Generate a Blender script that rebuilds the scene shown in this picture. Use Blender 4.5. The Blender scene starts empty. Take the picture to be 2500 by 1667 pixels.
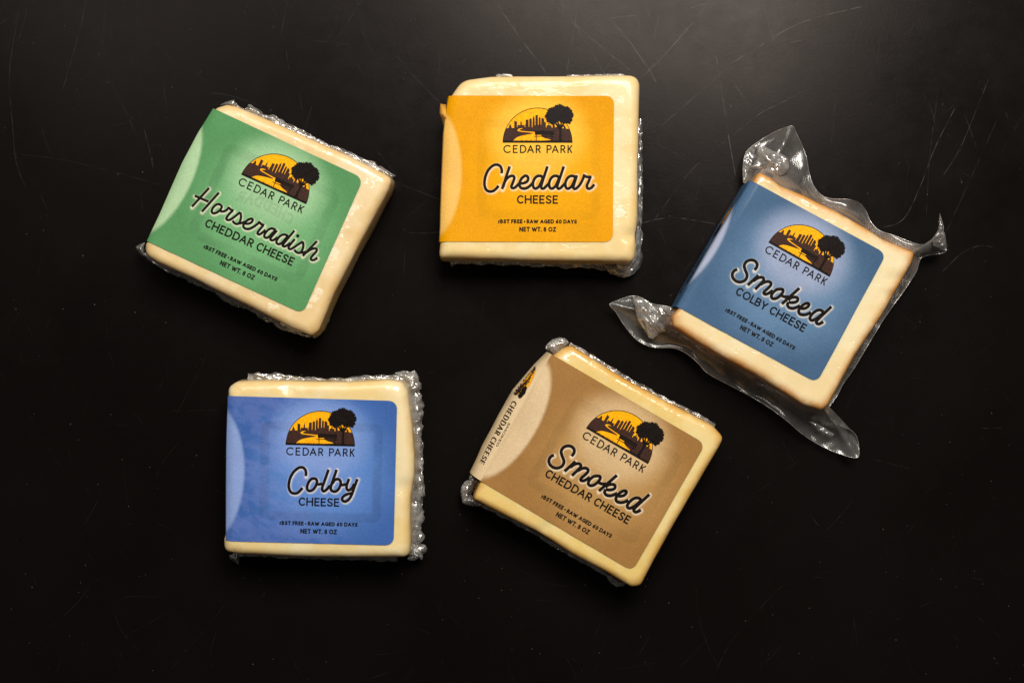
import bpy, math, random
import numpy as np
from mathutils import Vector, Matrix
from mathutils.geometry import delaunay_2d_cdt

sc = bpy.context.scene
COL = sc.collection
R = math.radians

# ------------------------------------------------------------------ camera
CAM_H = 0.62                      # straight above the table top
cam = bpy.data.cameras.new('camera')
cam.lens = 50.0
cam.sensor_width = 36.0
cam.clip_start = 0.01
cam.clip_end = 20.0
cam_o = bpy.data.objects.new('camera', cam)
cam_o.location = (0, 0, CAM_H)
COL.objects.link(cam_o)
sc.camera = cam_o

# ------------------------------------------------------------------ world, lamps, exposure
w = bpy.data.worlds.new('World')
sc.world = w
w.use_nodes = True
bg = w.node_tree.nodes['Background']
bg.inputs[0].default_value = (1.0, 0.93, 0.86, 1)
bg.inputs[1].default_value = 0.045


def area_lamp(name, loc, target, sx, sy, power, col):
    l = bpy.data.lights.new(name, 'AREA')
    l.shape = 'RECTANGLE'
    l.size, l.size_y, l.energy, l.color = sx, sy, power, col
    o = bpy.data.objects.new(name, l)
    o.location = loc
    d = Vector(target) - Vector(loc)
    o.rotation_euler = d.to_track_quat('-Z', 'Y').to_euler()
    COL.objects.link(o)
    return o


area_lamp('softbox', (0.195, 0.56, 1.0), (0.02, 0.0, 0), 0.44, 0.52, 15.0, (1.0, 0.94, 0.87))
area_lamp('fill_softbox', (-0.30, 0.55, 0.80), (0, 0.0, 0), 0.60, 0.5, 2.9, (1.0, 0.93, 0.86))

sc.view_settings.view_transform = 'Standard'
sc.view_settings.look = 'None'
sc.view_settings.gamma = 1
sc.view_settings.exposure = 0
sc.view_settings.use_curve_mapping = False
sc.render.engine = 'CYCLES'
sc.cycles.use_denoising = True
sc.cycles.denoiser = 'OPENIMAGEDENOISE'
sc.cycles.transparent_max_bounces = 40
sc.cycles.max_bounces = 10
sc.cycles.caustics_reflective = False
sc.cycles.caustics_refractive = False
sc.cycles.sample_clamp_indirect = 4.0

# ------------------------------------------------------------------ helpers


def W(z):
    return 0.72 * (CAM_H - z)


def P(px, py, z):
    """where the point seen at source pixel (px, py) stands when it is z above the table"""
    s = W(z) / 2500.0
    return ((px - 1250.0) * s, (833.5 - py) * s, z)


def PA(pts, z):
    pts = np.asarray(pts, float)
    z = np.broadcast_to(np.asarray(z, float), pts.shape[:1])
    s = 0.72 * (CAM_H - z) / 2500.0
    return np.stack([(pts[:, 0] - 1250.0) * s, (833.5 - pts[:, 1]) * s, z], 1)


def vnoise(x, y, seed=0):
    x = np.asarray(x, float)
    y = np.asarray(y, float)
    xi = np.floor(x).astype(np.int64)
    yi = np.floor(y).astype(np.int64)
    fx, fy = x - xi, y - yi
    fx = fx * fx * (3 - 2 * fx)
    fy = fy * fy * (3 - 2 * fy)

    def h(a, b):
        n = (a * 374761393 + b * 668265263 + seed * 974634777) & 0x7fffffff
        n = ((n ^ (n >> 13)) * 1274126177) & 0x7fffffff
        n = (n ^ (n >> 16)) & 0xffff
        return n / 65535.0 * 2 - 1
    a = h(xi, yi) * (1 - fx) + h(xi + 1, yi) * fx
    b = h(xi, yi + 1) * (1 - fx) + h(xi + 1, yi + 1) * fx
    return a * (1 - fy) + b * fy


def fbm(x, y, seed=0, oct=4, gain=0.5):
    s, a, t = 0, 1.0, 0
    for k in range(oct):
        s = s + a * vnoise(np.asarray(x) * 2 ** k, np.asarray(y) * 2 ** k, seed + 17 * k)
        t += a
        a *= gain
    return s / t


def smooth(a, b, x):
    t = np.clip((x - a) / (b - a), 0, 1)
    return t * t * (3 - 2 * t)


def catmull(pts, n=8, closed=False):
    p = np.asarray(pts, float)
    if closed:
        if np.allclose(p[0], p[-1]):
            p = p[:-1]
        q = np.vstack([p[-1], p, p[0], p[1]])
    else:
        q = np.vstack([2 * p[0] - p[1], p, 2 * p[-1] - p[-2]])
    out = []
    for i in range(1, len(q) - 2):
        a, b, c, d = q[i - 1], q[i], q[i + 1], q[i + 2]
        # centripetal-like: damp tangents to the segment length
        L = np.linalg.norm(c - b)
        m0 = (c - a) / 2
        m1 = (d - b) / 2
        for m in (m0, m1):
            l = np.linalg.norm(m)
            if l > 1.2 * L:
                m *= 1.2 * L / l
        for t in np.linspace(0, 1, n, endpoint=False):
            h00 = 2 * t ** 3 - 3 * t ** 2 + 1
            h10 = t ** 3 - 2 * t ** 2 + t
            h01 = -2 * t ** 3 + 3 * t ** 2
            h11 = t ** 3 - t ** 2
            out.append(h00 * b + h10 * m0 + h01 * c + h11 * m1)
    if closed:
        out.append(out[0])
    else:
        out.append(q[-2])
    return np.array(out)


def resample(p, n=None, step=None, closed=False):
    p = np.asarray(p, float)
    if closed and not np.allclose(p[0], p[-1]):
        p = np.vstack([p, p[:1]])
    d = np.r_[0, np.cumsum(np.linalg.norm(np.diff(p[:, :2], axis=0), axis=1))]
    if n is None:
        n = max(2, int(d[-1] / step) + 1)
    t = np.linspace(0, d[-1], n, endpoint=not closed)
    return np.stack([np.interp(t, d, p[:, k]) for k in range(p.shape[1])], 1)


def round_poly(pts, n=8):
    """closed polygon of (x, y, corner radius)"""
    out = []
    m = len(pts)
    for i in range(m):
        b = np.array(pts[i][:2], float)
        a = np.array(pts[i - 1][:2], float)
        c = np.array(pts[(i + 1) % m][:2], float)
        r = pts[i][2]
        u, v = a - b, c - b
        lu, lv = np.linalg.norm(u), np.linalg.norm(v)
        u, v = u / lu, v / lv
        ang = math.acos(max(-1, min(1, float(u @ v))))
        t = min(r / max(math.tan(ang / 2), 1e-3), 0.48 * lu, 0.48 * lv)
        p0, p1 = b + u * t, b + v * t
        for s in np.linspace(0, 1, n):
            out.append((1 - s) ** 2 * p0 + 2 * s * (1 - s) * b + s * s * p1)
    return np.array(out)


def mesh_obj(name, verts, faces, mat, parent=None, smooth_sh=True, attrs=None, kind=None):
    """verts in world metres; stored relative to the thing that owns them"""
    verts = np.asarray(verts, float).reshape(-1, 3)
    if parent is not None:
        root = parent
        while root.parent:
            root = root.parent
        M = np.array(root['_m']).reshape(4, 4)
        verts = (verts - M[:3, 3]) @ M[:3, :3]
    me = bpy.data.meshes.new(name)
    me.from_pydata(verts.tolist(), [], [tuple(int(i) for i in f) for f in faces])
    me.update()
    me.polygons.foreach_set('use_smooth', np.full(len(me.polygons), bool(smooth_sh)))
    me.materials.append(mat)
    for k, a in (attrs or {}).items():
        a = np.asarray(a, np.float32)
        if a.ndim == 1:
            at = me.attributes.new(k, 'FLOAT', 'POINT')
            at.data.foreach_set('value', a)
        else:
            at = me.attributes.new(k, 'FLOAT_COLOR', 'POINT')
            if a.shape[1] == 3:
                a = np.hstack([a, np.ones((len(a), 1), np.float32)])
            at.data.foreach_set('color', a.ravel())
    o = bpy.data.objects.new(name, me)
    COL.objects.link(o)
    if parent is not None:
        o.parent = parent
    if kind:
        o['kind'] = kind
    return o


def grid_faces(nr, nc, off=0, wrap=False):
    f = []
    for r in range(nr - 1):
        for c in range(nc if wrap else nc - 1):
            c2 = (c + 1) % nc
            f.append((off + r * nc + c, off + r * nc + c2, off + (r + 1) * nc + c2, off + (r + 1) * nc + c))
    return f


# ------------------------------------------------------------------ materials


def lin(c):
    return tuple(((v / 255 + 0.055) / 1.055) ** 2.4 if v / 255 > 0.04045 else v / 255 / 12.92 for v in c)


class NT:
    def __init__(self, name):
        self.m = bpy.data.materials.new(name)
        self.m.use_nodes = True
        self.t = self.m.node_tree
        self.t.nodes.clear()

    def n(self, typ, ins=None, **props):
        nd = self.t.nodes.new(typ)
        for k, v in props.items():
            setattr(nd, k, v)
        for k, v in (ins or {}).items():
            s = nd.inputs[k]
            if isinstance(v, bpy.types.NodeSocket):
                self.t.links.new(v, s)
            else:
                s.default_value = v
        return nd

    def math(self, op, a, b=0.0, clamp=False):
        return self.n('ShaderNodeMath', {0: a, 1: b}, operation=op, use_clamp=clamp).outputs[0]

    def mix(self, f, a, b, blend='MIX'):
        nd = self.n('ShaderNodeMix', data_type='RGBA', blend_type=blend)
        for s, v in ((nd.inputs[0], f), (nd.inputs[6], a), (nd.inputs[7], b)):
            if isinstance(v, bpy.types.NodeSocket):
                self.t.links.new(v, s)
            else:
                s.default_value = v if not isinstance(v, tuple) or len(v) == 4 else (*v, 1)
        return nd.outputs[2]

    def noise(self, vec, scale, detail=3, rough=0.55):
        return self.n('ShaderNodeTexNoise', {'Vector': vec, 'Scale': scale, 'Detail': detail, 'Roughness': rough}).outputs[0]

    def ramp(self, v, a, b, ca=0.0, cb=1.0):
        return self.n('ShaderNodeMapRange', {0: v, 1: a, 2: b, 3: ca, 4: cb}, interpolation_type='SMOOTHSTEP').outputs[0]

    def out(self, sh):
        o = self.n('ShaderNodeOutputMaterial')
        self.t.links.new(sh, o.inputs[0])
        return self.m


def mat_table():
    t = NT('black_table_top')
    co = t.n('ShaderNodeTexCoord').outputs['Object']
    big = t.noise(co, 9, 4)
    fine = t.noise(co, 900, 3, 0.7)
    mid = t.noise(co, 120, 4, 0.6)
    c = t.mix(t.ramp(big, 0.35, 0.65), (0.0036, 0.0028, 0.0025), (0.0048, 0.0041, 0.0037))
    rough = t.math('ADD', t.math('MULTIPLY', mid, 0.10), t.math('MULTIPLY', t.noise(co, 22, 5, 0.65), 0.16))
    rough = t.math('ADD', rough, 0.11)
    h = t.math('ADD', t.math('MULTIPLY', fine, 0.5), t.math('MULTIPLY', mid, 0.5))
    b = t.n('ShaderNodeBump', {'Height': h, 'Strength': 0.07, 'Distance': 0.0006}).outputs[0]
    p = t.n('ShaderNodeBsdfPrincipled', {'Base Color': c, 'Roughness': rough, 'Normal': b, 'Specular IOR Level': 0.092, 'Specular Tint': (1.0, 0.89, 0.84, 1)})
    return t.out(p.outputs[0])


def mat_scratch():
    t = NT('pale_scratch')
    a = t.n('ShaderNodeAttribute', attribute_name='strength').outputs['Fac']
    d = t.n('ShaderNodeBsdfPrincipled', {'Base Color': (0.16, 0.145, 0.13, 1), 'Roughness': 0.5})
    tr = t.n('ShaderNodeBsdfTransparent')
    m = t.n('ShaderNodeMixShader', {0: a, 1: tr.outputs[0], 2: d.outputs[0]})
    return t.out(m.outputs[0])


def mat_cheese(name, base, deep, rind, pale, coat=0.9):
    t = NT(name)
    co = t.n('ShaderNodeTexCoord').outputs['Object']
    big = t.noise(co, 45, 4, 0.6)
    med = t.noise(co, 160, 4, 0.6)
    fine = t.noise(co, 700, 3, 0.6)
    c = t.mix(t.ramp(big, 0.38, 0.62), base, deep)
    c = t.mix(t.math('MULTIPLY', t.ramp(med, 0.45, 0.75), 0.5), c, pale)
    pit = t.ramp(t.noise(co, 330, 2, 0.5), 0.66, 0.74)
    c = t.mix(t.math('MULTIPLY', pit, 0.30), c, deep)
    ri = t.n('ShaderNodeAttribute', attribute_name='rind').outputs['Fac']
    rn = t.math('MULTIPLY', ri, t.ramp(t.noise(co, 90, 4, 0.65), 0.25, 0.65, 0.35, 1.15), True)
    c = t.mix(rn, c, rind)
    fl = t.n('ShaderNodeAttribute', attribute_name='flake').outputs['Fac']
    fn = t.noise(co, 210, 6, 0.62)
    fsum = t.math('ADD', fn, t.math('MULTIPLY', fl, 0.42))
    fm = t.ramp(fsum, 0.77, 0.82)
    fm = t.math('MULTIPLY', fm, 0.75)
    c = t.mix(fm, c, (0.90, 0.80, 0.58))
    h = t.math('ADD', t.math('MULTIPLY', med, 0.55), t.math('MULTIPLY', fine, 0.08))
    h = t.math('ADD', h, t.math('MULTIPLY', fm, 0.25))
    h = t.math('SUBTRACT', h, t.math('MULTIPLY', pit, 0.30))
    b = t.n('ShaderNodeBump', {'Height': h, 'Strength': 0.22, 'Distance': 0.0012}).outputs[0]
    # creases of the tight film
    mp = t.n('ShaderNodeMapping', {'Vector': co, 'Rotation': (0, 0, 0.5), 'Scale': (1, 3.6, 1)}).outputs[0]
    cr = t.noise(mp, 48, 2, 0.45)
    ridge = t.math('POWER', t.math('SUBTRACT', 1.0, t.math('ABSOLUTE', t.math('MULTIPLY', t.math('SUBTRACT', cr, 0.5), 5.0)), True), 9.0)
    ridge = t.math('MULTIPLY', ridge, t.ramp(t.noise(co, 38, 2, 0.5), 0.50, 0.64))
    lump = t.noise(co, 60, 3, 0.5)
    hc = t.math('ADD', t.math('MULTIPLY', ridge, 0.16), t.math('MULTIPLY', lump, 0.8))
    bc = t.n('ShaderNodeBump', {'Height': hc, 'Strength': 0.26, 'Distance': 0.0020, 'Normal': b}).outputs[0]
    p = t.n('ShaderNodeBsdfPrincipled', {
        'Base Color': c, 'Roughness': 0.45, 'Normal': b, 'Specular IOR Level': 0.25,
        'Subsurface Weight': 0.35, 'Subsurface Radius': (0.0045, 0.0030, 0.0014), 'Subsurface Scale': 1.0,
        'Coat Weight': coat, 'Coat Roughness': 0.10, 'Coat Normal': bc})
    r2 = t.math('ADD', t.math('MULTIPLY', fm, 0.2), 0.42)
    t.t.links.new(r2, p.inputs['Roughness'])
    return t.out(p.outputs[0])


def mat_label(name, coat=0.0):
    t = NT(name)
    co = t.n('ShaderNodeTexCoord').outputs['Object']
    c = t.n('ShaderNodeAttribute', attribute_name='ink').outputs['Color']
    g = t.noise(co, 1500, 2, 0.6)
    g2 = t.noise(co, 60, 3, 0.6)
    f = t.math('ADD', t.ramp(g, 0.25, 0.75, 0.90, 1.07), t.ramp(g2, 0.3, 0.7, -0.035, 0.035))
    c = t.mix(1.0, c, t.n('ShaderNodeCombineColor', {0: f, 1: f, 2: f}).outputs[0], 'MULTIPLY')
    h = t.math('ADD', t.math('MULTIPLY', g, 0.25), t.math('MULTIPLY', g2, 1.0))
    b = t.n('ShaderNodeBump', {'Height': h, 'Strength': 0.22, 'Distance': 0.0012}).outputs[0]
    p = t.n('ShaderNodeBsdfPrincipled', {'Base Color': c, 'Roughness': 0.55, 'Normal': b,
                                         'Specular IOR Level': 0.09, 'Coat Weight': coat, 'Coat Roughness': 0.2})
    return t.out(p.outputs[0])


def mat_ink(name, col, rough=0.42):
    t = NT(name)
    co = t.n('ShaderNodeTexCoord').outputs['Object']
    g = t.noise(co, 1300, 3, 0.65)
    c = t.mix(t.ramp(g, 0.35, 0.72), col, tuple(min(1, v * 1.5 + 0.004) for v in col))
    p = t.n('ShaderNodeBsdfPrincipled', {'Base Color': c, 'Roughness': rough, 'Specular IOR Level': 0.05})
    return t.out(p.outputs[0])


def mat_film(name, haze, gloss, rough, tint=(1, 0.97, 0.92), grid=False, amber_reflection=False, bump=0.35, vary=1.0):
    t = NT(name)
    co = t.n('ShaderNodeTexCoord').outputs['Object']
    n1 = t.noise(co, 300, 3, 0.55)
    h = t.math('MULTIPLY', n1, 1.0)
    nrm = t.n('ShaderNodeBump', {'Height': h, 'Strength': bump, 'Distance': 0.0008}).outputs[0]
    hz = t.ramp(n1, 0.35, 0.75, haze * (1 - 0.5 * vary), haze * (1 + 0.8 * vary))
    hcol = (*tint, 1)
    if grid:
        wv = t.n('ShaderNodeTexWave', {'Vector': co, 'Scale': 540.0, 'Distortion': 0.4, 'Detail': 1.0},
                 wave_type='BANDS', bands_direction='DIAGONAL').outputs[1]
        wv2 = t.n('ShaderNodeTexWave', {'Vector': co, 'Scale': 540.0, 'Distortion': 0.4, 'Detail': 1.0},
                  wave_type='BANDS', bands_direction='X').outputs[1]
        gm = t.math('MAXIMUM', t.ramp(wv, 0.55, 0.95), t.ramp(wv2, 0.55, 0.95))
        nrm = t.n('ShaderNodeBump', {'Height': gm, 'Strength': 0.16, 'Distance': 0.0003, 'Normal': nrm}).outputs[0]
        hz = t.math('MULTIPLY', hz, t.ramp(gm, 0, 1, 0.86, 1.2))
    if amber_reflection:
        st = t.n('ShaderNodeAttribute', attribute_name='amber_reflection').outputs['Fac']
        hcol = t.mix(st, hcol, (0.80, 0.36, 0.05))  # the cheese's amber reflection, painted into the haze colour
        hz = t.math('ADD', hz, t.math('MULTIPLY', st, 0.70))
    fr = t.n('ShaderNodeFresnel', {'IOR': 1.5, 'Normal': nrm}).outputs[0]
    fac = t.math('ADD', t.math('MULTIPLY', fr, 1.5), gloss, True)
    tr = t.n('ShaderNodeBsdfTransparent', {'Color': (0.96, 0.95, 0.93, 1)})
    df = t.n('ShaderNodeBsdfDiffuse', {'Color': hcol, 'Normal': nrm})
    tl = t.n('ShaderNodeBsdfTranslucent', {'Color': hcol, 'Normal': nrm})
    dd = t.n('ShaderNodeMixShader', {0: 0.5, 1: df.outputs[0], 2: tl.outputs[0]})
    a = t.n('ShaderNodeMixShader', {0: hz, 1: tr.outputs[0], 2: dd.outputs[0]})
    gl = t.n('ShaderNodeBsdfGlossy', {'Color': (1, 0.99, 0.97, 1), 'Roughness': rough, 'Normal': nrm})
    m = t.n('ShaderNodeMixShader', {0: fac, 1: a.outputs[0], 2: gl.outputs[0]})
    return t.out(m.outputs[0])


M_TABLE = mat_table()
M_SCR = mat_scratch()
M_FILM = mat_film('crinkled_clear_film', 0.38, 0.14, 0.11, bump=.12)
M_BAG = mat_film('embossed_bag_film', 0.145, 0.045, 0.20, grid=True, amber_reflection=True, bump=0.03, vary=.25)
M_GUS = mat_film('glossy_folded_film', 0.34, 0.20, 0.10, bump=.03, vary=.5)
M_RIM = mat_film('cut_film_edge', 0.5, 0.12, 0.15)
M_BLACK = mat_ink('black_print', (0.0075, 0.0052, 0.0044))
M_BROWN = mat_ink('brown_print', (0.040, 0.018, 0.013))
M_ORANGE = mat_ink('orange_print', (0.93, 0.36, 0.004))

# ------------------------------------------------------------------ the table


def build_table():
    me_v = [(-1.2, -1.0, 0), (1.2, -1.0, 0), (1.2, 1.0, 0), (-1.2, 1.0, 0)]
    tb = bpy.data.meshes.new('table')
    v, f = [], []
    nx, ny = 41, 33
    for j in range(ny):
        for i in range(nx):
            v.append((-1.2 + 2.4 * i / (nx - 1), -1.0 + 2.0 * j / (ny - 1), 0))
    tb.from_pydata(v, [], grid_faces(ny, nx))
    tb.materials.append(M_TABLE)
    o = bpy.data.objects.new('table', tb)
    COL.objects.link(o)
    o['kind'] = 'structure'
    o['label'] = 'matt black scratched table top'
    o['_m'] = [float(x) for x in np.eye(4).ravel()]
    return o


def zoomed(ox, oy, s, pts):
    return [(ox + x / s, oy + y / s) for x, y in pts]


def build_scratches(table):
    rng = np.random.default_rng(5)
    A = lambda p: zoomed(1500, 0, 2.351, p)
    B = lambda p: zoomed(1100, 0, 3.92, p)
    Cc = lambda p: zoomed(0, 0, 2.138, p)
    main = [
        (A([(1425, 38), (1150, 105), (1000, 165), (830, 270), (650, 375)]), .9), (A([(555, 0), (300, 305), (150, 455)]), .6),
        (A([(575, 280), (600, 420), (650, 750), (695, 1010)]), .9), (A([(0, 150), (100, 260), (200, 400), (245, 480)]), .7),
        (A([(700, 760), (840, 650), (980, 580), (1130, 505)]), .8), (A([(260, 730), (480, 540), (640, 400)]), .6),
        (A([(160, 1280), (250, 1258), (360, 1250), (580, 1285)]), .7), (A([(230, 1260), (450, 970), (700, 760)]), .45),
        (A([(1960, 610), (1840, 850), (1760, 1060), (1680, 1230), (1620, 1285), (1540, 1305)]), .7),
        (A([(2150, 450), (1990, 840), (1880, 1020)]), .45), (A([(850, 0), (880, 120), (920, 250)]), .5),
        (A([(2200, 680), (2020, 1080), (1900, 1340)]), .3), (A([(1790, 1250), (1810, 900), (1860, 500)]), .3),
        (A([(960, 270), (1020, 245), (1090, 230)]), .6), (A([(420, 50), (490, 35), (540, 5)]), .8),
        (A([(0, 100), (120, 90)]), .7), (A([(120, 90), (140, 140), (130, 190)]), .5), (A([(620, 0), (680, 115), (710, 105)]), .6),
        (A([(670, 455), (740, 560), (800, 665)]), .6), (A([(175, 0), (190, 60), (207, 110)]), .7),
        (A([(1880, 1560), (2000, 1450), (2100, 1410), (2180, 1420)]), .5), (A([(1270, 530), (1260, 700), (1240, 840)]), .35),
        (A([(330, 60), (420, 180), (570, 300)]), .4), (A([(450, 460), (700, 500), (900, 480)]), .25),
        (B([(415, 0), (600, 270), (930, 720)]), .8), (B([(950, 0), (1190, 235), (1770, 720)]), .75),
        (B([(1215, 0), (1190, 240), (1105, 720)]), .6), (B([(1040, 0), (1190, 235), (1475, 715)]), .6),
        (B([(1510, 180), (1775, 150)]), .8), (B([(1510, 180), (1700, 380), (1960, 780)]), .7),
        (B([(2340, 200), (2070, 500), (1790, 770)]), .7), (B([(560, 460), (640, 480), (790, 450)]), .5),
        (B([(1990, 150), (1960, 320), (1935, 460)]), .5), (B([(85, 612), (155, 570)]), .5), (B([(570, 0), (600, 180), (620, 350)]), .4),
        (Cc([(100, 50), (50, 370), (65, 650), (85, 850), (135, 980)]), .7), (Cc([(155, 0), (95, 220)]), .5),
        (Cc([(100, 30), (35, 275)]), .4), (Cc([(550, 50), (530, 260)]), .4), (Cc([(850, 430), (870, 560)]), .5),
        (Cc([(750, 670), (780, 780), (800, 880)]), .9), (Cc([(570, 420), (650, 570), (720, 720)]), .5),
        (Cc([(1090, 485), (1200, 500), (1370, 560)]), .6), (Cc([(2050, 270), (2180, 420), (2300, 540)]), .6),
        (Cc([(2050, 945), (2340, 1060)]), .5), (Cc([(1400, 0), (1470, 130)]), .4), (Cc([(1500, 0), (1480, 110), (1465, 220)]), .5),
        (Cc([(1490, 240), (1510, 370)]), .6), (Cc([(10, 800), (300, 830), (600, 900), (850, 970)]), .4),
        (Cc([(735, 1000), (745, 1115)]), .6), (Cc([(850, 270), (915, 330)]), .5), (Cc([(1000, 0), (1005, 160)]), .3),
        (Cc([(1860, 0), (1900, 180), (1960, 300)]), .4), (Cc([(1550, 400), (1580, 590)]), .4), (Cc([(900, 420), (940, 385)]), .6),
        (zoomed(0, 850, 1.92, [(495, 352), (560, 357), (610, 360)]), .5), (zoomed(0, 850, 1.92, [(770, 1245), (690, 1290), (580, 1355)]), .5),
        (zoomed(0, 850, 1.92, [(530, 1185), (610, 1162), (740, 1165)]), .5), (zoomed(0, 850, 1.92, [(1060, 1190), (960, 1320), (800, 1500)]), .4),
        (zoomed(0, 850, 1.92, [(840, 440), (780, 510), (730, 600)]), .5), (zoomed(0, 850, 1.92, [(790, 296), (1025, 287)]), .4),
        (zoomed(1700, 1000, 2.351, [(1630, 107), (1760, 102)]), .6), (zoomed(1700, 1000, 2.351, [(900, 505), (850, 580), (740, 700)]), .4),
        (zoomed(1700, 1000, 2.351, [(665, 620), (705, 665)]), .6), (zoomed(1700, 1000, 2.351, [(90, 1550), (200, 1330), (400, 1100), (500, 1000)]), .35),
        (zoomed(1700, 1000, 2.351, [(905, 1190), (895, 1360)]), .3), (zoomed(1700, 1000, 2.351, [(1000, 280), (1250, 345)]), .3),
    ]
    lines = []
    for p, s in main:
        p = catmull(p, 10) if len(p) > 2 else np.array(p)
        lines.append((resample(p, step=4), 0.46 * s * (1.0 if p[0][1] < 800 else .5) * (.38 if p[0][0] < 1080 else .9), 0.00009 + 0.00005 * s))
    for k in range(760):
        x, y = rng.uniform(-60, 2560), rng.uniform(-60, 1730)
        L = rng.exponential(38) + 8
        a = rng.choice([rng.normal(1.15, 0.35), rng.normal(2.3, 0.5), rng.uniform(0, 3.14)])
        c = rng.normal(0, 0.003)
        pts, aa = [], a
        for i in range(int(L / 5) + 2):
            pts.append((x, y))
            x += 5 * math.cos(aa)
            y += 5 * math.sin(aa)
            aa += c * 5 + rng.normal(0, .015)
        lines.append((np.array(pts), rng.uniform(.03, .20) * (1.0 if pts[0][1] < 700 else .5), rng.uniform(.00003, .00008)))
    V, F, S = [], [], []
    for li, (p, s, hw) in enumerate(lines):
        q = PA(p, 0.00002 + 0.0000004 * (li % 40))
        d = np.gradient(q[:, :2], axis=0)
        d /= np.linalg.norm(d, axis=1)[:, None] + 1e-12
        nn = np.stack([-d[:, 1], d[:, 0], 0 * d[:, 0]], 1)
        o = len(V)
        n = len(q)
        brk = np.clip(0.55 + 0.8 * vnoise(np.arange(n) * .35, np.full(n, li * 3.3), 9), 0.12, 1)
        for i in range(n):
            tp = min(1, min(i, n - 1 - i) / 3 + .15)
            V.append(q[i] - nn[i] * hw * tp)
            V.append(q[i] + nn[i] * hw * tp)
            S += [s * brk[i]] * 2
        for i in range(n - 1):
            F.append((o + 2 * i, o + 2 * i + 1, o + 2 * i + 3, o + 2 * i + 2))
    # specks of dust
    for k in range(620):
        x, y = rng.uniform(-30, 2530), rng.uniform(-30, 1700)
        r = rng.uniform(.00006, .00022)
        c = np.array(P(x, y, 0.00004))
        o = len(V)
        m = 5
        for i in range(m):
            rr = r * rng.uniform(.5, 1.4)
            V.append(c + rr * np.array([math.cos(i * 6.283 / m), math.sin(i * 6.283 / m), 0]))
            S.append(rng.uniform(.15, .75) if i == 0 else S[-1])
        F.append(tuple(range(o, o + m)))
    return mesh_obj('scratches', V, F, M_SCR, table, attrs={'strength': S}, kind='stuff')


table = build_table()
build_scratches(table)

# ------------------------------------------------------------------ lettering (pen strokes)


def arc(cx, cy, rx, ry, a0, a1, n=18):
    a = np.radians(np.linspace(a0, a1, n))
    return np.stack([cx + rx * np.cos(a), cy + ry * np.sin(a)], 1).tolist()


def D_(x1, y0, y1, xs):
    ym, ry = (y0 + y1) / 2, (y1 - y0) / 2
    return [(0, y0), (xs * .5, y0)] + arc(xs, ym, x1 - xs, ry, -90, 90) + [(xs * .5, y1), (0, y1)]


S_ = catmull([(.93, .13), (.72, .02), (.42, 0), (.14, .09), (.06, .25), (.2, .41), (.55, .52), (.86, .63), (.96, .79), (.8, .95), (.48, 1), (.18, .96), (.02, .86)], 4).tolist()
SIX = catmull([(.84, .0), (.5, .12), (.2, .38), (.04, .68), (.18, .93), (.5, 1), (.84, .92), (.97, .7), (.82, .49), (.5, .42), (.2, .5), (.06, .64)], 4).tolist()
GLY = {
    'C': (.74, [arc(.56, .5, .56, .5, -50, -310, 30)]),
    'O': (.88, [arc(.5, .5, .5, .5, 0, 360, 36)]),
    '0': (.66, [arc(.5, .5, .5, .5, 0, 360, 36)]),
    'E': (.565, [[(0, 0), (0, 1)], [(0, 0), (1, 0)], [(0, .48), (.88, .48)], [(0, 1), (1, 1)]]),
    'F': (.53, [[(0, 0), (0, 1)], [(0, 0), (1, 0)], [(0, .5), (.88, .5)]]),
    'L': (.52, [[(0, 0), (0, 1)], [(0, 1), (1, 1)]]),
    'H': (.755, [[(0, 0), (0, 1)], [(1, 0), (1, 1)], [(0, .48), (1, .48)]]),
    'D': (.78, [[(0, 0), (0, 1)], D_(1, 0, 1, .42)]),
    'A': (.82, [[(0, 1), (.5, 0)], [(.5, 0), (1, 1)], [(.2, .66), (.8, .66)]]),
    'R': (.66, [[(0, 0), (0, 1)], D_(.92, 0, .53, .5), [(.46, .55), (1, 1)]]),
    'P': (.62, [[(0, 0), (0, 1)], D_(1, 0, .55, .5)]),
    'B': (.66, [[(0, 0), (0, 1)], D_(.88, 0, .47, .5), D_(1, .47, 1, .5)]),
    'K': (.64, [[(0, 0), (0, 1)], [(1, 0), (.06, .58)], [(.36, .42), (1, 1)]]),
    'S': (.66, [S_]),
    'T': (.66, [[(0, 0), (1, 0)], [(.5, 0), (.5, 1)]]),
    'N': (.76, [[(0, 1), (0, 0)], [(0, 0), (1, 1)], [(1, 1), (1, 0)]]),
    'W': (1.12, [[(0, 0), (.27, 1)], [(.27, 1), (.5, .1)], [(.5, .1), (.73, 1)], [(.73, 1), (1, 0)]]),
    'Y': (.72, [[(0, 0), (.5, .55)], [(1, 0), (.5, .55)], [(.5, .55), (.5, 1)]]),
    'Z': (.66, [[(0, 0), (1, 0)], [(1, 0), (0, 1)], [(0, 1), (1, 1)]]),
    'G': (.8, [arc(.56, .5, .56, .5, -50, -318, 30), [(1, .56), (.66, .56)], [(1, .56), (1, .86)]]),
    'M': (.9, [[(0, 1), (0, 0)], [(0, 0), (.5, .8)], [(.5, .8), (1, 0)], [(1, 0), (1, 1)]]),
    '6': (.62, [SIX]),
    '8': (.62, [arc(.5, .24, .4, .24, 0, 360, 26), arc(.5, .73, .5, .27, 0, 360, 26)]),
    'r': (.36, [[(0, .36), (0, 1)], catmull([(0, .62), (.35, .42), (1, .36)], 4).tolist()]),
    '.': (.12, [[(.5, 1), (.5, 1)]]),
    '\u2022': (.2, [[(.5, .55), (.5, .55)]]),
}


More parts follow.
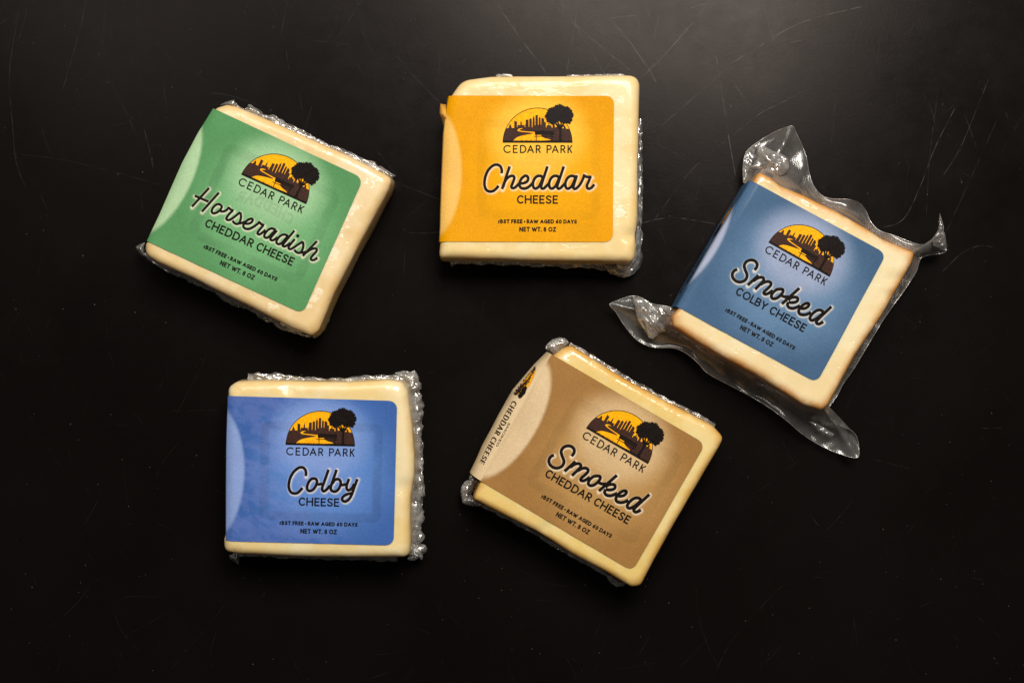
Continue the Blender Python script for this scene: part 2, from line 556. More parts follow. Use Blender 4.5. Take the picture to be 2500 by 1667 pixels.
def text_strokes(txt, x0, x1, ytop, ybase, sw, gap=.185, boxes=None):
    """strokes of a line of capitals between x0..x1; sw is the pen width in the same units"""
    h = ybase - ytop
    out = []
    if boxes is None:
        wd, pos = 0, []
        prev = None
        for ch in txt:
            if ch == ' ':
                wd += .30 + gap
                prev = None
                continue
            if prev is not None:
                g = gap
                if (prev, ch) in (('A', 'W'), ('W', 'T'), ('A', 'Y'), ('L', 'B'), ('B', 'Y'), ('D', 'A'), ('R', 'A'), ('R', 'r'), ('Y', 'S'), ('D', 'A'), ('P', 'A')):
                    g *= .45
                if ch in 'COG' or prev in 'COSG':
                    g *= .75
                wd += g
            pos.append((ch, wd))
            wd += GLY[ch][0]
            prev = ch
        s = (x1 - x0) / wd
        boxes = [(ch, x0 + p * s, x0 + (p + GLY[ch][0]) * s) for ch, p in pos]
    for ch, a, b in boxes:
        for st in GLY[ch][1]:
            st = np.array(st, float)
            if ch in '.\u2022':
                c = np.array([(a + b) / 2, ytop + sw / 2 + st[0, 1] * (h - sw)])
                r = sw * (.55 if ch == '.' else .75)
                out.append(('disc', c, r))
                continue
            q = np.stack([a + sw / 2 + st[:, 0] * (b - a - sw), ytop + sw / 2 + st[:, 1] * (h - sw)], 1)
            closed = np.allclose(q[0], q[-1])
            if not closed:                      # square pen ends
                d0 = q[0] - q[1]
                d1 = q[-1] - q[-2]
                diag = len(q) == 2 and abs(d0[0]) > 1e-6 and abs(d0[1]) > 1e-6
                e = sw * (.5 if not diag else .30)
                q[0] += d0 / (np.linalg.norm(d0) + 1e-9) * e
                q[-1] += d1 / (np.linalg.norm(d1) + 1e-9) * e
            out.append(('line', q, sw / 2))
    return out


# script words, traced as pen paths: (points in a zoomed view, zoom origin, zoom scale)
def zs(ox, oy, s, pts):
    return (np.array(pts, float) / s + np.array([ox, oy]))


CHEDDAR = dict(o=(1170, 385), s=7.84, w=51, L=[
    [(428, 305), (432, 245), (405, 172), (335, 138), (255, 162), (175, 240), (125, 345), (102, 460), (108, 560), (145, 628), (210, 652), (275, 637), (330, 592), (370, 540)],
    [(582, 172), (438, 605)],
    [(462, 560), (485, 480), (530, 405), (590, 362), (645, 354), (671, 382), (660, 440), (632, 510), (614, 560), (640, 589), (690, 572), (735, 528), (790, 470)],
    [(792, 497), (860, 490), (920, 455), (938, 400), (915, 358), (880, 351), (825, 388), (785, 450), (770, 530), (798, 580), (860, 597), (930, 575), (985, 530), (1030, 480)],
    [(1215, 395), (1195, 362), (1150, 352), (1105, 362), (1060, 405), (1031, 475), (1030, 545), (1056, 590), (1095, 592), (1145, 552), (1185, 475), (1218, 395)],
    [(1305, 172), (1190, 525), (1185, 570), (1205, 596), (1240, 588), (1300, 530), (1340, 485)],
    [(1525, 395), (1505, 362), (1460, 352), (1415, 362), (1370, 405), (1341, 475), (1340, 545), (1366, 590), (1405, 592), (1455, 552), (1495, 475), (1528, 395)],
    [(1617, 172), (1500, 525), (1495, 570), (1515, 596), (1550, 588), (1610, 530), (1650, 485)],
    [(1835, 395), (1815, 362), (1770, 354), (1725, 365), (1680, 408), (1651, 477), (1650, 547), (1676, 591), (1715, 593), (1765, 553), (1805, 477), (1838, 397)],
    [(1868, 342), (1810, 525), (1800, 575), (1818, 600), (1850, 595), (1920, 530), (1980, 420), (2014, 322)],
    [(2008, 345), (2040, 365), (2085, 374), (2150, 372)],
    [(2128, 365), (2095, 455), (2062, 530), (2066, 580), (2100, 599), (2150, 575), (2203, 515)],
])
COLBY = dict(o=(690, 1120), s=11.76, w=78, L=[
    [(670, 482), (680, 400), (660, 310), (610, 252), (530, 230), (430, 270), (320, 370), (235, 510), (190, 660), (180, 780), (205, 890), (260, 960), (340, 983), (430, 968), (510, 900), (575, 820)],
    [(900, 552), (830, 570), (760, 650), (715, 760), (712, 850), (745, 900), (800, 908), (870, 880), (940, 800), (985, 700), (992, 620), (962, 567), (900, 552)],
    [(985, 712), (1060, 720), (1150, 700)],
    [(1325, 295), (1190, 680), (1150, 790), (1143, 870), (1168, 913), (1210, 912), (1290, 850), (1370, 750)],
    [(1555, 300), (1440, 640), (1395, 770)],
    [(1440, 690), (1500, 600), (1570, 572), (1640, 592), (1672, 660), (1660, 760), (1600, 870), (1530, 922), (1460, 922), (1405, 890), (1388, 820), (1405, 735), (1440, 670)],
    [(1670, 738), (1760, 735), (1850, 712)],
    [(1912, 560), (1852, 720), (1840, 820), (1865, 880), (1920, 886), (1990, 835), (2065, 700)],
    [(2150, 568), (2060, 810), (1990, 1010), (1920, 1135), (1850, 1195), (1785, 1213), (1725, 1180), (1715, 1120), (1760, 1060), (1850, 1007), (1930, 985), (2005, 975)],
])
HORSE = dict(o=(440, 430), s=6.533, w=37, L=[
    [(465, 192), (192, 490)], [(622, 265), (350, 570)], [(235, 315), (455, 412)],
    [(630, 448), (585, 456), (540, 490), (508, 545), (514, 585), (550, 595), (600, 575), (648, 530), (666, 485), (630, 448)],
    [(640, 562), (690, 566), (740, 545), (775, 505), (785, 494)],
    [(783, 500), (800, 530), (855, 556)],
    [(838, 556), (800, 590), (757, 640), (738, 682), (762, 702), (800, 696), (870, 650), (930, 600), (962, 578)],
    [(962, 578), (972, 640), (966, 690), (950, 735), (915, 765), (870, 752), (835, 712)],
    [(930, 758), (985, 748), (1040, 728)],
    [(1010, 745), (1070, 762), (1130, 745), (1160, 705), (1145, 682), (1100, 690), (1045, 730), (1010, 782), (1020, 825), (1065, 845), (1120, 838), (1180, 805), (1240, 760), (1275, 722)],
    [(1275, 735), (1292, 765), (1345, 788)],
    [(1328, 785), (1290, 830), (1246, 885), (1236, 918), (1265, 932), (1310, 905), (1365, 860)],
    [(1525, 862), (1490, 842), (1450, 838), (1400, 865), (1352, 925), (1344, 968), (1378, 987), (1425, 965), (1480, 905), (1522, 862)],
    [(1548, 868), (1465, 962), (1440, 1005), (1462, 1026), (1500, 1018), (1560, 975)],
    [(1720, 958), (1690, 940), (1650, 934), (1595, 960), (1547, 1020), (1540, 1065), (1574, 1088), (1620, 1070), (1680, 1005), (1720, 958)],
    [(1826, 870), (1660, 1070), (1636, 1108), (1662, 1124), (1700, 1110), (1760, 1065)],
    [(1832, 1005), (1755, 1098), (1730, 1145), (1755, 1166), (1800, 1150), (1880, 1095), (1962, 1045)],
    [(1960, 1045), (1968, 1105), (1958, 1160), (1935, 1205), (1900, 1227), (1855, 1212), (1822, 1175)],
    [(1925, 1222), (1965, 1222), (2010, 1205)],
    [(2185, 1038), (1958, 1275)],
    [(2020, 1215), (2085, 1172), (2145, 1155), (2180, 1165), (2172, 1205), (2110, 1275), (2085, 1315), (2105, 1340), (2150, 1333), (2192, 1303)],
], dot=[(1878, 955, 27)])
SMOKED = dict(o=(1770, 610), s=7.1276, w=51, L=[
    [(512, 352), (550, 300), (555, 240), (510, 190), (440, 178), (370, 207), (334, 270), (346, 340), (375, 410), (381, 470), (345, 530), (270, 560), (195, 545), (138, 490), (127, 420), (162, 362), (212, 338)],
    [(580, 440), (395, 615)],
    [(490, 545), (560, 495), (620, 477), (663, 490), (672, 528), (645, 562), (522, 686)],
    [(615, 605), (690, 562), (750, 552), (795, 575), (792, 615), (745, 668), (685, 722), (672, 757), (708, 772), (760, 752), (830, 705)],
    [(960, 682), (895, 692), (830, 745), (803, 810), (830, 848), (890, 843), (955, 797), (1002, 735), (1002, 692), (960, 682)],
    [(965, 790), (1040, 818), (1105, 812)],
    [(1290, 665), (985, 940)],
    [(1095, 870), (1150, 832), (1215, 822), (1258, 842), (1254, 888), (1200, 915), (1140, 917), (1098, 905)],
    [(1100, 908), (1082, 955), (1105, 1000), (1160, 1018), (1220, 1008), (1300, 970)],
    [(1290, 1008), (1350, 1022), (1415, 1005), (1455, 960), (1440, 930), (1390, 935), (1325, 982), (1278, 1050), (1290, 1108), (1345, 1130), (1415, 1122), (1490, 1085)],
    [(1710, 1090), (1680, 1058), (1640, 1045), (1580, 1060), (1512, 1115), (1472, 1180), (1490, 1222), (1545, 1217), (1620, 1170), (1710, 1090)],
    [(1848, 985), (1620, 1200), (1583, 1250), (1600, 1284), (1645, 1284), (1705, 1248)],
])

# ------------------------------------------------------------------ the logo and lines of type, in label units
# origin: middle of the half disc's base, x right, y down, 1 unit = 1 source pixel of the yellow label


def LG(pts):
    return (np.array(pts, float) - np.array([1035, 1165])) / 11.2


SKY = [(180, 775), (245, 762), (262, 700), (268, 690), (262, 682), (285, 662), (308, 682), (302, 692), (312, 705), (330, 765), (395, 765), (395, 575), (404, 545), (412, 582), (470, 582), (470, 742), (485, 742), (485, 688),
       (560, 685), (565, 612), (574, 592), (582, 535), (591, 592), (600, 612), (605, 685), (678, 688), (684, 745), (696, 745), (696, 668), (708, 660), (708, 540), (785, 537), (790, 742), (804, 742), (808, 522), (843, 497), (874, 522), (880, 747), (894, 747),
       (898, 490), (916, 462), (925, 397), (934, 462), (951, 490), (955, 692), (972, 692), (976, 411), (1040, 411), (1044, 682), (1062, 682), (1066, 490), (1090, 462), (1115, 490), (1120, 682), (1132, 682), (1135, 502), (1160, 490), (1188, 497), (1200, 520), (1215, 525),
       (1218, 605), (1262, 605), (1262, 757), (1278, 757), (1280, 697), (1320, 692), (1340, 600), (1360, 692), (1412, 702), (1424, 765), (1440, 765), (1440, 632), (1500, 622), (1505, 742), (1555, 742), (1555, 715), (1620, 715), (1640, 772), (1745, 772), (1752, 705), (1788, 705), (1812, 782), (1882, 786)]
RIVER = catmull([(640, 772), (560, 778), (505, 798), (484, 826), (500, 852), (600, 872), (760, 888), (925, 908)], 5).tolist() + \
    catmull([(880, 926), (740, 950), (580, 985), (470, 1025), (400, 1080), (362, 1122)], 5).tolist() + \
    [(600, 1126), (1000, 1120), (1390, 1100)] + \
    catmull([(1390, 1090), (1330, 1068), (1230, 1042), (1160, 1008), (1125, 982)], 4).tolist() + [(1150, 956), (958, 956), (958, 876)] + \
    catmull([(900, 872), (720, 858), (600, 846), (545, 832), (548, 812), (600, 790)], 4).tolist()
TEXT_CEDAR = [('C', 100, 312), ('E', 360, 492), ('D', 555, 730), ('A', 748, 938), ('R', 985, 1126), ('P', 1280, 1422), ('A', 1424, 1612), ('R', 1660, 1802), ('K', 1853, 1982)]


def crown_poly():
    rng = np.random.default_rng(3)
    ang = np.radians([0, 20, 38, 52, 66, 80, 95, 110, 125, 142, 160, 175, 190, 205, 220, 238, 255, 272, 290, 305, 320, 340])
    rad = [395, 380, 385, 290, 225, 195, 185, 235, 330, 365, 395, 385, 345, 330, 305, 285, 275, 275, 285, 285, 325, 350]
    a = np.linspace(0, 2 * math.pi, 170, endpoint=False)
    r = np.interp(a, np.r_[ang, 2 * math.pi], rad + rad[:1])
    out = []
    for i, (t, q) in enumerate(zip(a, r)):
        k = 22 * float(vnoise(i * .31, 2.2, 4)) + rng.choice([-26, -12, 4, 16, 26]) * rng.uniform(.3, 1.1)
        out.append((1622 + (q + k) * math.cos(t), 405 + (q + k) * math.sin(t)))
    return out


def grass_poly():
    rng = np.random.default_rng(8)
    top = []
    x = 96
    while x < 1974:
        top.append((x, 1122 + rng.uniform(-4, 4)))
        h = rng.uniform(14, 42) if x < 900 else rng.uniform(8, 34)
        top.append((x + 8, 1122 - h))
        x += rng.uniform(14, 26)
    top.append((1974, 1120))
    return [(90, 1165)] + top + [(1980, 1165)]


class Sim:
    """label units -> source pixels (similarity from the two ends of the half disc's base)"""

    def __init__(self, L, Rr):
        self.c = (np.array(L, float) + np.array(Rr)) / 2
        d = np.array(Rr, float) - np.array(L)
        self.k = np.linalg.norm(d) / 168.8
        self.a = math.atan2(d[1], d[0])
        self.m = np.array([[math.cos(self.a), -math.sin(self.a)], [math.sin(self.a), math.cos(self.a)]])

    def px(self, p):
        return np.asarray(p, float) @ self.m.T * self.k + self.c

    def inv(self, q):
        return (np.asarray(q, float) - self.c) @ self.m / self.k


SC = Sim((1876.2, 592.4), (2024.3, 675.6))          # smoked colby: its script word is reused

# ------------------------------------------------------------------ packets

T = 0.026      # thickness of a block


class Packet:
    def __init__(self, text, outline, fold, TR, BR, simLR, label, angle):
        self.text = text
        self.sim = Sim(*simLR)
        self.outline_px = outline
        self.fold = np.array(fold, float)
        self.TR, self.BR = np.array(TR, float), np.array(BR, float)
        poly = round_poly(outline, 7)
        c = poly.mean(0)
        self.cpx = c
        wc = P(c[0], c[1], T)
        e = bpy.data.objects.new('cheese_packet', None)
        COL.objects.link(e)
        e.empty_display_size = 0.02
        e.location = (wc[0], wc[1], 0)
        e.rotation_euler = (0, 0, R(angle))
        e['label'] = label
        e['category'] = 'cheese'
        e['group'] = 'labelled cheese packets laid out on the table'
        M = np.array(Matrix.Translation(e.location) @ Matrix.Rotation(R(angle), 4, 'Z'))
        e['_m'] = [float(x) for x in M.ravel()]
        self.root = e
        self.seed = len(text) * 7 + int(c[0])
        f0, f1 = PA(self.fold[[0]], T)[0], PA(self.fold[[-1]], T)[0]
        d = (f1 - f0)[:2]
        d /= np.linalg.norm(d)
        n = np.array([-d[1], d[0]])
        if n @ (np.array(wc[:2]) - f0[:2]) > 0:
            n = -n
        self.n_out = n
        self.foldw = PA(resample(self.fold, 60), T)[:, :2]

    def wob(self, x, y):
        s = self.seed
        return 0.00022 * np.sin(x * 95 + s) * np.cos(y * 80 + s * 1.7) + 0.00012 * np.sin(x * 170 + y * 120 + s * .3)

    def fold_d(self, x, y):
        p = np.stack([np.ravel(x), np.ravel(y)], 1)
        d = np.full(len(p), 1e9)
        for i in range(0, len(self.foldw) - 1):
            a, b = self.foldw[i], self.foldw[i + 1]
            ab = b - a
            t = np.clip(((p - a) @ ab) / (ab @ ab), 0, 1)
            d = np.minimum(d, np.linalg.norm(p - a - t[:, None] * ab, axis=1))
        return d.reshape(np.shape(x))

    DROP, DW = 0.0016, 0.0040

    def zl(self, x, y):
        d = self.fold_d(x, y)
        return T + 0.00035 + self.wob(x, y) - self.DROP * np.clip(1 - d / self.DW, 0, 1) ** 2

    def on_label(self, px, off):
        q = PA(px, T)
        q[:, 2] = self.zl(q[:, 0], q[:, 1]) + off
        return q

    # ---------------------------------------------------------------- cheese
    def cheese(self, mat, rr=0.0036, rind=0.0, flakes=(), dents=(), side=None):
        N = 320
        poly = resample(round_poly(self.outline_px, 7), N, closed=True)
        o3 = PA(poly, T - rr * .6)[:, :2]
        c = o3.mean(0)
        prof = [(0.0030, 0.0002), (0.0010, 0.0010), (0.0001, 0.0035), (-0.0003, 0.008), (-0.0003, 0.013), (-0.0001, T - rr - .004), (0, T - rr)]
        for a in np.linspace(12, 90, 8):
            prof.append((rr * (1 - math.cos(R(a))), T - rr + rr * math.sin(R(a))))
        V, rd = [], []
        edge = 0.037
        rng_a = np.arange(N)
        for d, z in prof:
            k = d / edge
            p = o3 + (c - o3) * k
            low = np.clip(1 - z / T, 0, 1)
            wv = 0.00045 * fbm(rng_a / 14.0, np.full(N, z * 260), self.seed, 3)
            p = p + (o3 - c) / np.linalg.norm(o3 - c, axis=1)[:, None] * (wv * (0.35 + low))[:, None]
            V.append(np.hstack([p, np.full((N, 1), z)]))
            rd.append(np.full(N, max(0, 1 - max(0, d) / 0.0035)))
        k0 = rr / edge
        for k in np.linspace(k0, 1, 26)[1:-1]:
            p = o3 + (c - o3) * k
            V.append(np.hstack([p, np.full((N, 1), T)]))
            rd.append(np.full(N, max(0, 1 - (k * edge) / 0.0035)))
        V = np.vstack(V)
        rd = np.concatenate(rd)
        nr = len(V) // N
        F = grid_faces(nr, N, wrap=True)
        V = np.vstack([V, [[c[0], c[1], T]]])
        rd = np.r_[rd, 0]
        ci = len(V) - 1
        F += [((nr - 1) * N + i, (nr - 1) * N + (i + 1) % N, ci) for i in range(N)]
        F.append(tuple(range(N - 1, -1, -1)))
        top = smooth(T - rr, T, V[:, 2])
        V[:, 2] += top * (self.wob(V[:, 0], V[:, 1]))
        V[:, 2] += top * 0.00022 * np.minimum(0, fbm(V[:, 0] * 160, V[:, 1] * 160, self.seed + 5, 3))
        for (x, y, r, h) in dents:
            q = np.array(P(x, y, T))
            V[:, 2] += h * np.exp(-((V[:, 0] - q[0]) ** 2 + (V[:, 1] - q[1]) ** 2) / (r * .000171) ** 2) * smooth(T * .6, T, V[:, 2])
        fl = np.zeros(len(V))
        for (x, y, rx, ry, ang, s) in flakes:
            q = np.array(P(x, y, T))
            a = R(ang)
            dx, dy = V[:, 0] - q[0], -(V[:, 1] - q[1])
            u = (dx * math.cos(a) + dy * math.sin(a)) / (rx * .000171)
            v = (-dx * math.sin(a) + dy * math.cos(a)) / (ry * .000171)
            fl = np.maximum(fl, s * np.exp(-(u * u + v * v)))
        self.cheese_o = mesh_obj('cheese_block', V, F, mat, self.root, attrs={'rind': rd * rind, 'flake': fl})

    # ---------------------------------------------------------------- label
    def ink(self, px, cols, title, ghost, side=None, patches=0, mirror=None):
        q = self.sim.inv(px)
        X, Y = q[:, 0], q[:, 1]
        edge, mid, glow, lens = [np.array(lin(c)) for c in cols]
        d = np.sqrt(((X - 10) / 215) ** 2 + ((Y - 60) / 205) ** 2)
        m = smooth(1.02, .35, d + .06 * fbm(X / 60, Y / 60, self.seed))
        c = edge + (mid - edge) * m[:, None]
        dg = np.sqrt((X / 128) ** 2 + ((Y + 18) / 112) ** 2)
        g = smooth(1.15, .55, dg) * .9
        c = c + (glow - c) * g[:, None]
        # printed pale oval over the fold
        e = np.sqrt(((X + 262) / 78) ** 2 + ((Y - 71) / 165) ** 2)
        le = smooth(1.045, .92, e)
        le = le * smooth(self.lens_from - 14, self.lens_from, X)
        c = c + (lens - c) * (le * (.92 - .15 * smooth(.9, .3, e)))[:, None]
        if side is not None:                    # the whole flap is printed pale
            c = c + (lens - c) * (.95 * side)[:, None]
        if ghost > 0:
            # the frame of a label underneath shows through the paper
            u = np.abs(X - 3) - 150
            v = np.abs(Y - 64) - 122
            r = 22
            sd = np.hypot(np.maximum(u + r, 0), np.maximum(v + r, 0)) + np.minimum(np.maximum(u + r, v + r), 0) - r
            sd = sd + 3 * fbm(X / 30, Y / 30, self.seed + 3)
            band = smooth(3, -3, sd) * smooth(-27, -17, sd)
            band *= .6 + .5 * fbm(X / 45, Y / 45, self.seed + 8)
            c = c * (1 - ghost * np.clip(band, 0, 1.2)[:, None])
            # faded mirror writing
            if mirror:
                dist = np.full(len(X), 1e3)
                box = (np.abs(X) < 110) & (np.abs(Y - 52) < 30)
                for kind, s, hw in text_strokes(mirror, -72, 72, 34, 60, 4.5):
                    if kind == 'line':
                        s = s * np.array([-1, 1])
                        s = s + np.array([0, 1]) * (6 - (s[:, :1] / 30) ** 2 * 1.5) * np.array([0, -1])
                        dist[box] = np.minimum(dist[box], seg_dist(X[box], Y[box], s) - hw)
                c = c * (1 - .75 * ghost * smooth(2.0, -1.5, dist)[:, None])
        if patches:
            # lavender patches where the paper has not gripped
            n = fbm((X + .5 * Y) / 40 + 3, (Y - .5 * X) / 22, self.seed + 31, 5, .6) + .22 * fbm(X / 120, Y / 120, self.seed + 77, 2)
            pm = smooth(-.30, .42, n + .10 + .25 * fbm(X / 14, Y / 9, self.seed + 5, 3)) * smooth(-255, -215, X) * smooth(110, -60, X - 25 * np.sin(Y / 30))
            lav = np.array(lin((146, 152, 214)))
            c = c + (lav - c) * (pm * patches)[:, None]
        if title is not None:
            dist = np.full(len(X), 1e3)
            tq = [self.sim.inv(t) for t in title]
            allp = np.vstack(tq)
            lo, hi = allp.min(0) - 22, allp.max(0) + 22
            box = (X > lo[0]) & (X < hi[0]) & (Y > lo[1]) & (Y < hi[1])
            for t in tq:
                dist[box] = np.minimum(dist[box], seg_dist(X[box], Y[box], t + np.array([1.3, 2.0])))
            hw = self.title_w / self.sim.k / 2
            h = np.exp(-(np.maximum(dist - hw + .7, 0) / 2.7) ** 2)
            white = np.array(lin((250, 238, 214)))
            c = c + (white - c) * (np.clip(h * .58, 0, 1))[:, None]
        return c

    def label(self, mat, cols, ghost=.1, corner=20, side=None, patches=0, mirror=None, pale_flap=False, taper=None):
        nv, nu = 190, 210
        v = np.linspace(0, 1, nv)
        # finer rows at the rounded corners
        fold = resample(self.fold, nv)
        rt = self.TR + (self.BR - self.TR) * v[:, None]
        Hh = np.linalg.norm(self.BR - self.TR)
        dv = np.minimum(v, 1 - v) * Hh
        ins = np.where(dv < corner, corner - np.sqrt(np.maximum(0, corner ** 2 - (corner - np.minimum(dv, corner)) ** 2)), 0)
        U = (rt - fold)
        Lu = np.linalg.norm(U, axis=1)
        right = rt - U / Lu[:, None] * ins[:, None]
        u = np.linspace(0, 1, nu) ** 1.0
        px = fold[:, None, :] + (right - fold)[:, None, :] * u[None, :, None]
        front = self.on_label(px.reshape(-1, 2), 0).reshape(nv, nu, 3)
        # the flap that goes over the edge and under the block
        side = side or [(.0002, -.0006), (.0004, -.0014), (.0005, -.003), (.00055, -.006), (.00055, -.010), (.00055, -.014), (.0005, -.018), (.0004, -.0215), (.0001, -.0232)]
        zf = front[:, 0, 2]
        prof = np.array([(0, 0)] + side)
        prof = catmull(prof, 3)[1:]
        self.side_prof = prof
        cols_s = []
        self.tk = np.ones(nv) if taper is None else np.interp(v, *taper)
        self.side_grid_fold = front[:, 0, :].copy()
        for (o_, dz) in prof:
            wv = (.00015 * vnoise(v * 9, np.full(nv, dz * 150), self.seed + 2)) * smooth(0, .003, -dz)
            p = front[:, 0, :].copy()
            p[:, 0] += self.n_out[0] * (o_ * self.tk + wv)
            p[:, 1] += self.n_out[1] * (o_ * self.tk + wv)
            p[:, 2] = np.maximum(zf + dz, 0.0004)
            cols_s.append(p)
        S = np.stack(cols_s[::-1], 1)
        ns = S.shape[1]
        allv = np.concatenate([S, front], 1)
        # ink on the flap: unroll it beyond the fold in source pixels
        arcl = np.r_[0, np.cumsum(np.hypot(np.diff(np.r_[0, prof[:, 0]]), np.diff(np.r_[0, prof[:, 1]])))][1:]
        U1 = U / Lu[:, None]
        spx = fold[:, None, :] - U1[:, None, :] * (arcl / .000171)[::-1][None, :, None]
        allpx = np.concatenate([spx, px], 1).reshape(-1, 2)
        sd = None
        if pale_flap:
            sd = np.concatenate([np.ones((nv, ns)), np.tile(smooth(.012, 0, u)[None], (nv, 1))], 1).ravel()
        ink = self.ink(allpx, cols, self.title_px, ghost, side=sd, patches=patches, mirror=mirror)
        verts = allv.reshape(-1, 3)
        self.label_o = mesh_obj('label', verts, grid_faces(nv, nu + ns), mat, self.root, attrs={'ink': ink})
        self.arcl, self.U1 = arcl, U1
        return self.label_o

    # prints ------------------------------------------------------------
    def ribbons(self, name, strokes, mat, off, mapper=None):
        """strokes: list of ('line', points, half width) / ('disc', c, r) in source px"""
        V, F = [], []
        n0 = 0
        for si, (kind, p, hw) in enumerate(strokes):
            if kind == 'disc':
                a = np.linspace(0, 2 * math.pi, 15)[:-1]
                pts = np.vstack([[p], np.array(p) + hw * np.stack([np.cos(a), np.sin(a)], 1)])
                fs = [(0, 1 + i, 1 + (i + 1) % 14) for i in range(14)]
            else:
                p = np.asarray(p, float)
                closed = len(p) > 3 and np.allclose(p[0], p[-1])
                p = resample(p, n=max(2, int(np.linalg.norm(np.diff(p, axis=0), axis=1).sum() / 1.6) + 1))
                if closed:
                    t = np.roll(p[:-1], -1, 0) - np.roll(p[:-1], 1, 0)
                    t = np.vstack([t, t[:1]])
                else:
                    t = np.gradient(p, axis=0)
                t /= np.linalg.norm(t, axis=1)[:, None] + 1e-9
                nn = np.stack([-t[:, 1], t[:, 0]], 1)
                pts = np.stack([p - nn * hw, p + nn * hw], 1).reshape(-1, 2)
                fs = [(2 * i, 2 * i + 2, 2 * i + 3, 2 * i + 1) for i in range(len(p) - 1)]
            o3 = (mapper or self.on_label)(pts, off + 0.000004 * (si % 12))
            V.append(o3)
            F += [tuple(n0 + i for i in f) for f in fs]
            n0 += len(o3)
        return mesh_obj(name, np.vstack(V), orient_up(np.vstack(V), F), mat, self.label_o)

    def fills(self, name, polys, mat, off, mapper=None, step=9.0, extra=None):
        V, F, n0 = [], [], 0
        for pi, poly in enumerate(polys):
            pts, fs = tess(poly, step)
            o3 = (mapper or self.on_label)(pts, off + 0.000004 * pi)
            V.append(o3)
            F += [tuple(n0 + i for i in f) for f in fs]
            n0 += len(o3)
        V = np.vstack(V)
        return mesh_obj(name, V, orient_up(V, F), mat, self.label_o)

    def logo(self, xf, mapper=None, step=9.0, text=True, tsw=3.0):
        """xf: label units -> source px (or the flap's own units)"""
        k = 84.4
        a = np.radians(np.linspace(180, 360, 64))
        disc = np.stack([(k - .6) * np.cos(a), (k - .6) * np.sin(a)], 1)
        self.fills('logo_sun', [xf(disc)], M_ORANGE, .00003, mapper, step)
        y0 = (775 - 1165) / 11.2
        sky = LG(SKY)
        al = np.radians(np.linspace(180, 180 + math.degrees(math.asin(-y0 / k)), 12))
        left = np.stack([(k - .8) * np.cos(al), (k - .8) * np.sin(al)], 1)
        ar = np.radians(np.linspace(360 - math.degrees(math.asin(-(786 - 1165) / 11.2 / k)), 360, 12))
        right = np.stack([(k - .8) * np.cos(ar), (k - .8) * np.sin(ar)], 1)
        hill = np.vstack([left, sky[1:-1], right])
        self.fills('logo_skyline', [xf(hill)], M_BROWN, .00007, mapper, step)
        self.fills('logo_river', [xf(LG(RIVER))], M_ORANGE, .00011, mapper, step)
        self.ribbons('logo_rim', [('line', xf(np.stack([k * np.cos(a), k * np.sin(a)], 1)), .75 * self.pk)], M_BLACK, .00013, mapper)
        rect = lambda x0, y0, x1, y1: [(x0, y0), (x1, y0), (x1, y1), (x0, y1)]
        bench = [rect(960, 843, 1485, 884), rect(960, 892, 1485, 918), rect(960, 926, 1485, 952), rect(922, 984, 1502, 1003), rect(986, 880, 1008, 1130), rect(1416, 880, 1438, 1130)]
        self.fills('logo_bench', [xf(LG(b)) for b in bench], M_BLACK, .00015, mapper, step)
        self.fills('logo_grass', [xf(LG(grass_poly()))], M_BLACK, .00018, mapper, step)
        trunk = [(1595, 1125), (1622, 1060), (1628, 900), (1625, 760), (1690, 760), (1686, 900), (1694, 1060), (1722, 1125)]
        polys = [xf(LG(crown_poly())), xf(LG(trunk))]
        for x0, y0_, x1, y1, w0, w1 in [(1645, 775, 1500, 600, 30, 20), (1655, 740, 1560, 560, 24, 14), (1660, 745, 1690, 570, 26, 14), (1670, 770, 1740, 640, 24, 18), (1735, 655, 1810, 600, 20, 14), (1690, 740, 1760, 690, 18, 10)]:
            d = np.array([x1 - x0, y1 - y0_], float)
            d /= np.linalg.norm(d)
            n = np.array([-d[1], d[0]])
            A, B = np.array([x0, y0_]), np.array([x1, y1])
            polys.append(xf(LG([A - n * w0, B - n * w1, B + n * w1, A + n * w0])))
        self.fills('logo_tree', polys, M_BLACK, .00021, mapper, step)
        if text:
            st = text_strokes('', 0, 0, (1230 - 1165) / 11.2, (1452 - 1165) / 11.2, tsw,
                              boxes=[(c, (a_ - 1035) / 11.2, (b_ - 1035) / 11.2) for c, a_, b_ in TEXT_CEDAR])
            self.ribbons('brand_name', self.xstrokes(st, xf), M_BLACK, .00004, mapper)

    pk = 1.0
    lens_from = -1e4

    def xstrokes(self, st, xf):
        out = []
        for kind, p, hw in st:
            if kind == 'disc':
                out.append((kind, xf(np.array([p]))[0], hw * self.pk))
            else:
                out.append((kind, xf(p), hw * self.pk))
        return out

    def prints(self, sub, sx):
        self.pk = self.sim.k
        self.logo(self.sim.px)
        hw = self.title_w / 2
        st = [('line', t, hw) for t in self.title_px]
        for d in self.title_dot:
            st.append(('disc', np.array(d[:2]), d[2]))
        self.ribbons('cheese_name', st, M_BLACK, .00008)
        st = text_strokes(sub, -sx, sx, 128.2, 149.0, 3.75, gap=.115)
        self.ribbons('cheese_kind', self.xstrokes(st, self.sim.px), M_BLACK, .00004)
        st = text_strokes('rBST FREE \u2022 RAW AGED 60 DAYS', -95.4, 96.8, 187.0, 197.2, 2.6, gap=.075) + \
            text_strokes('NET WT. 8 OZ', -44.0, 45.8, 205.3, 217.0, 2.7, gap=.085)
        self.ribbons('fine_print', self.xstrokes(st, self.sim.px), M_BLACK, .00004)

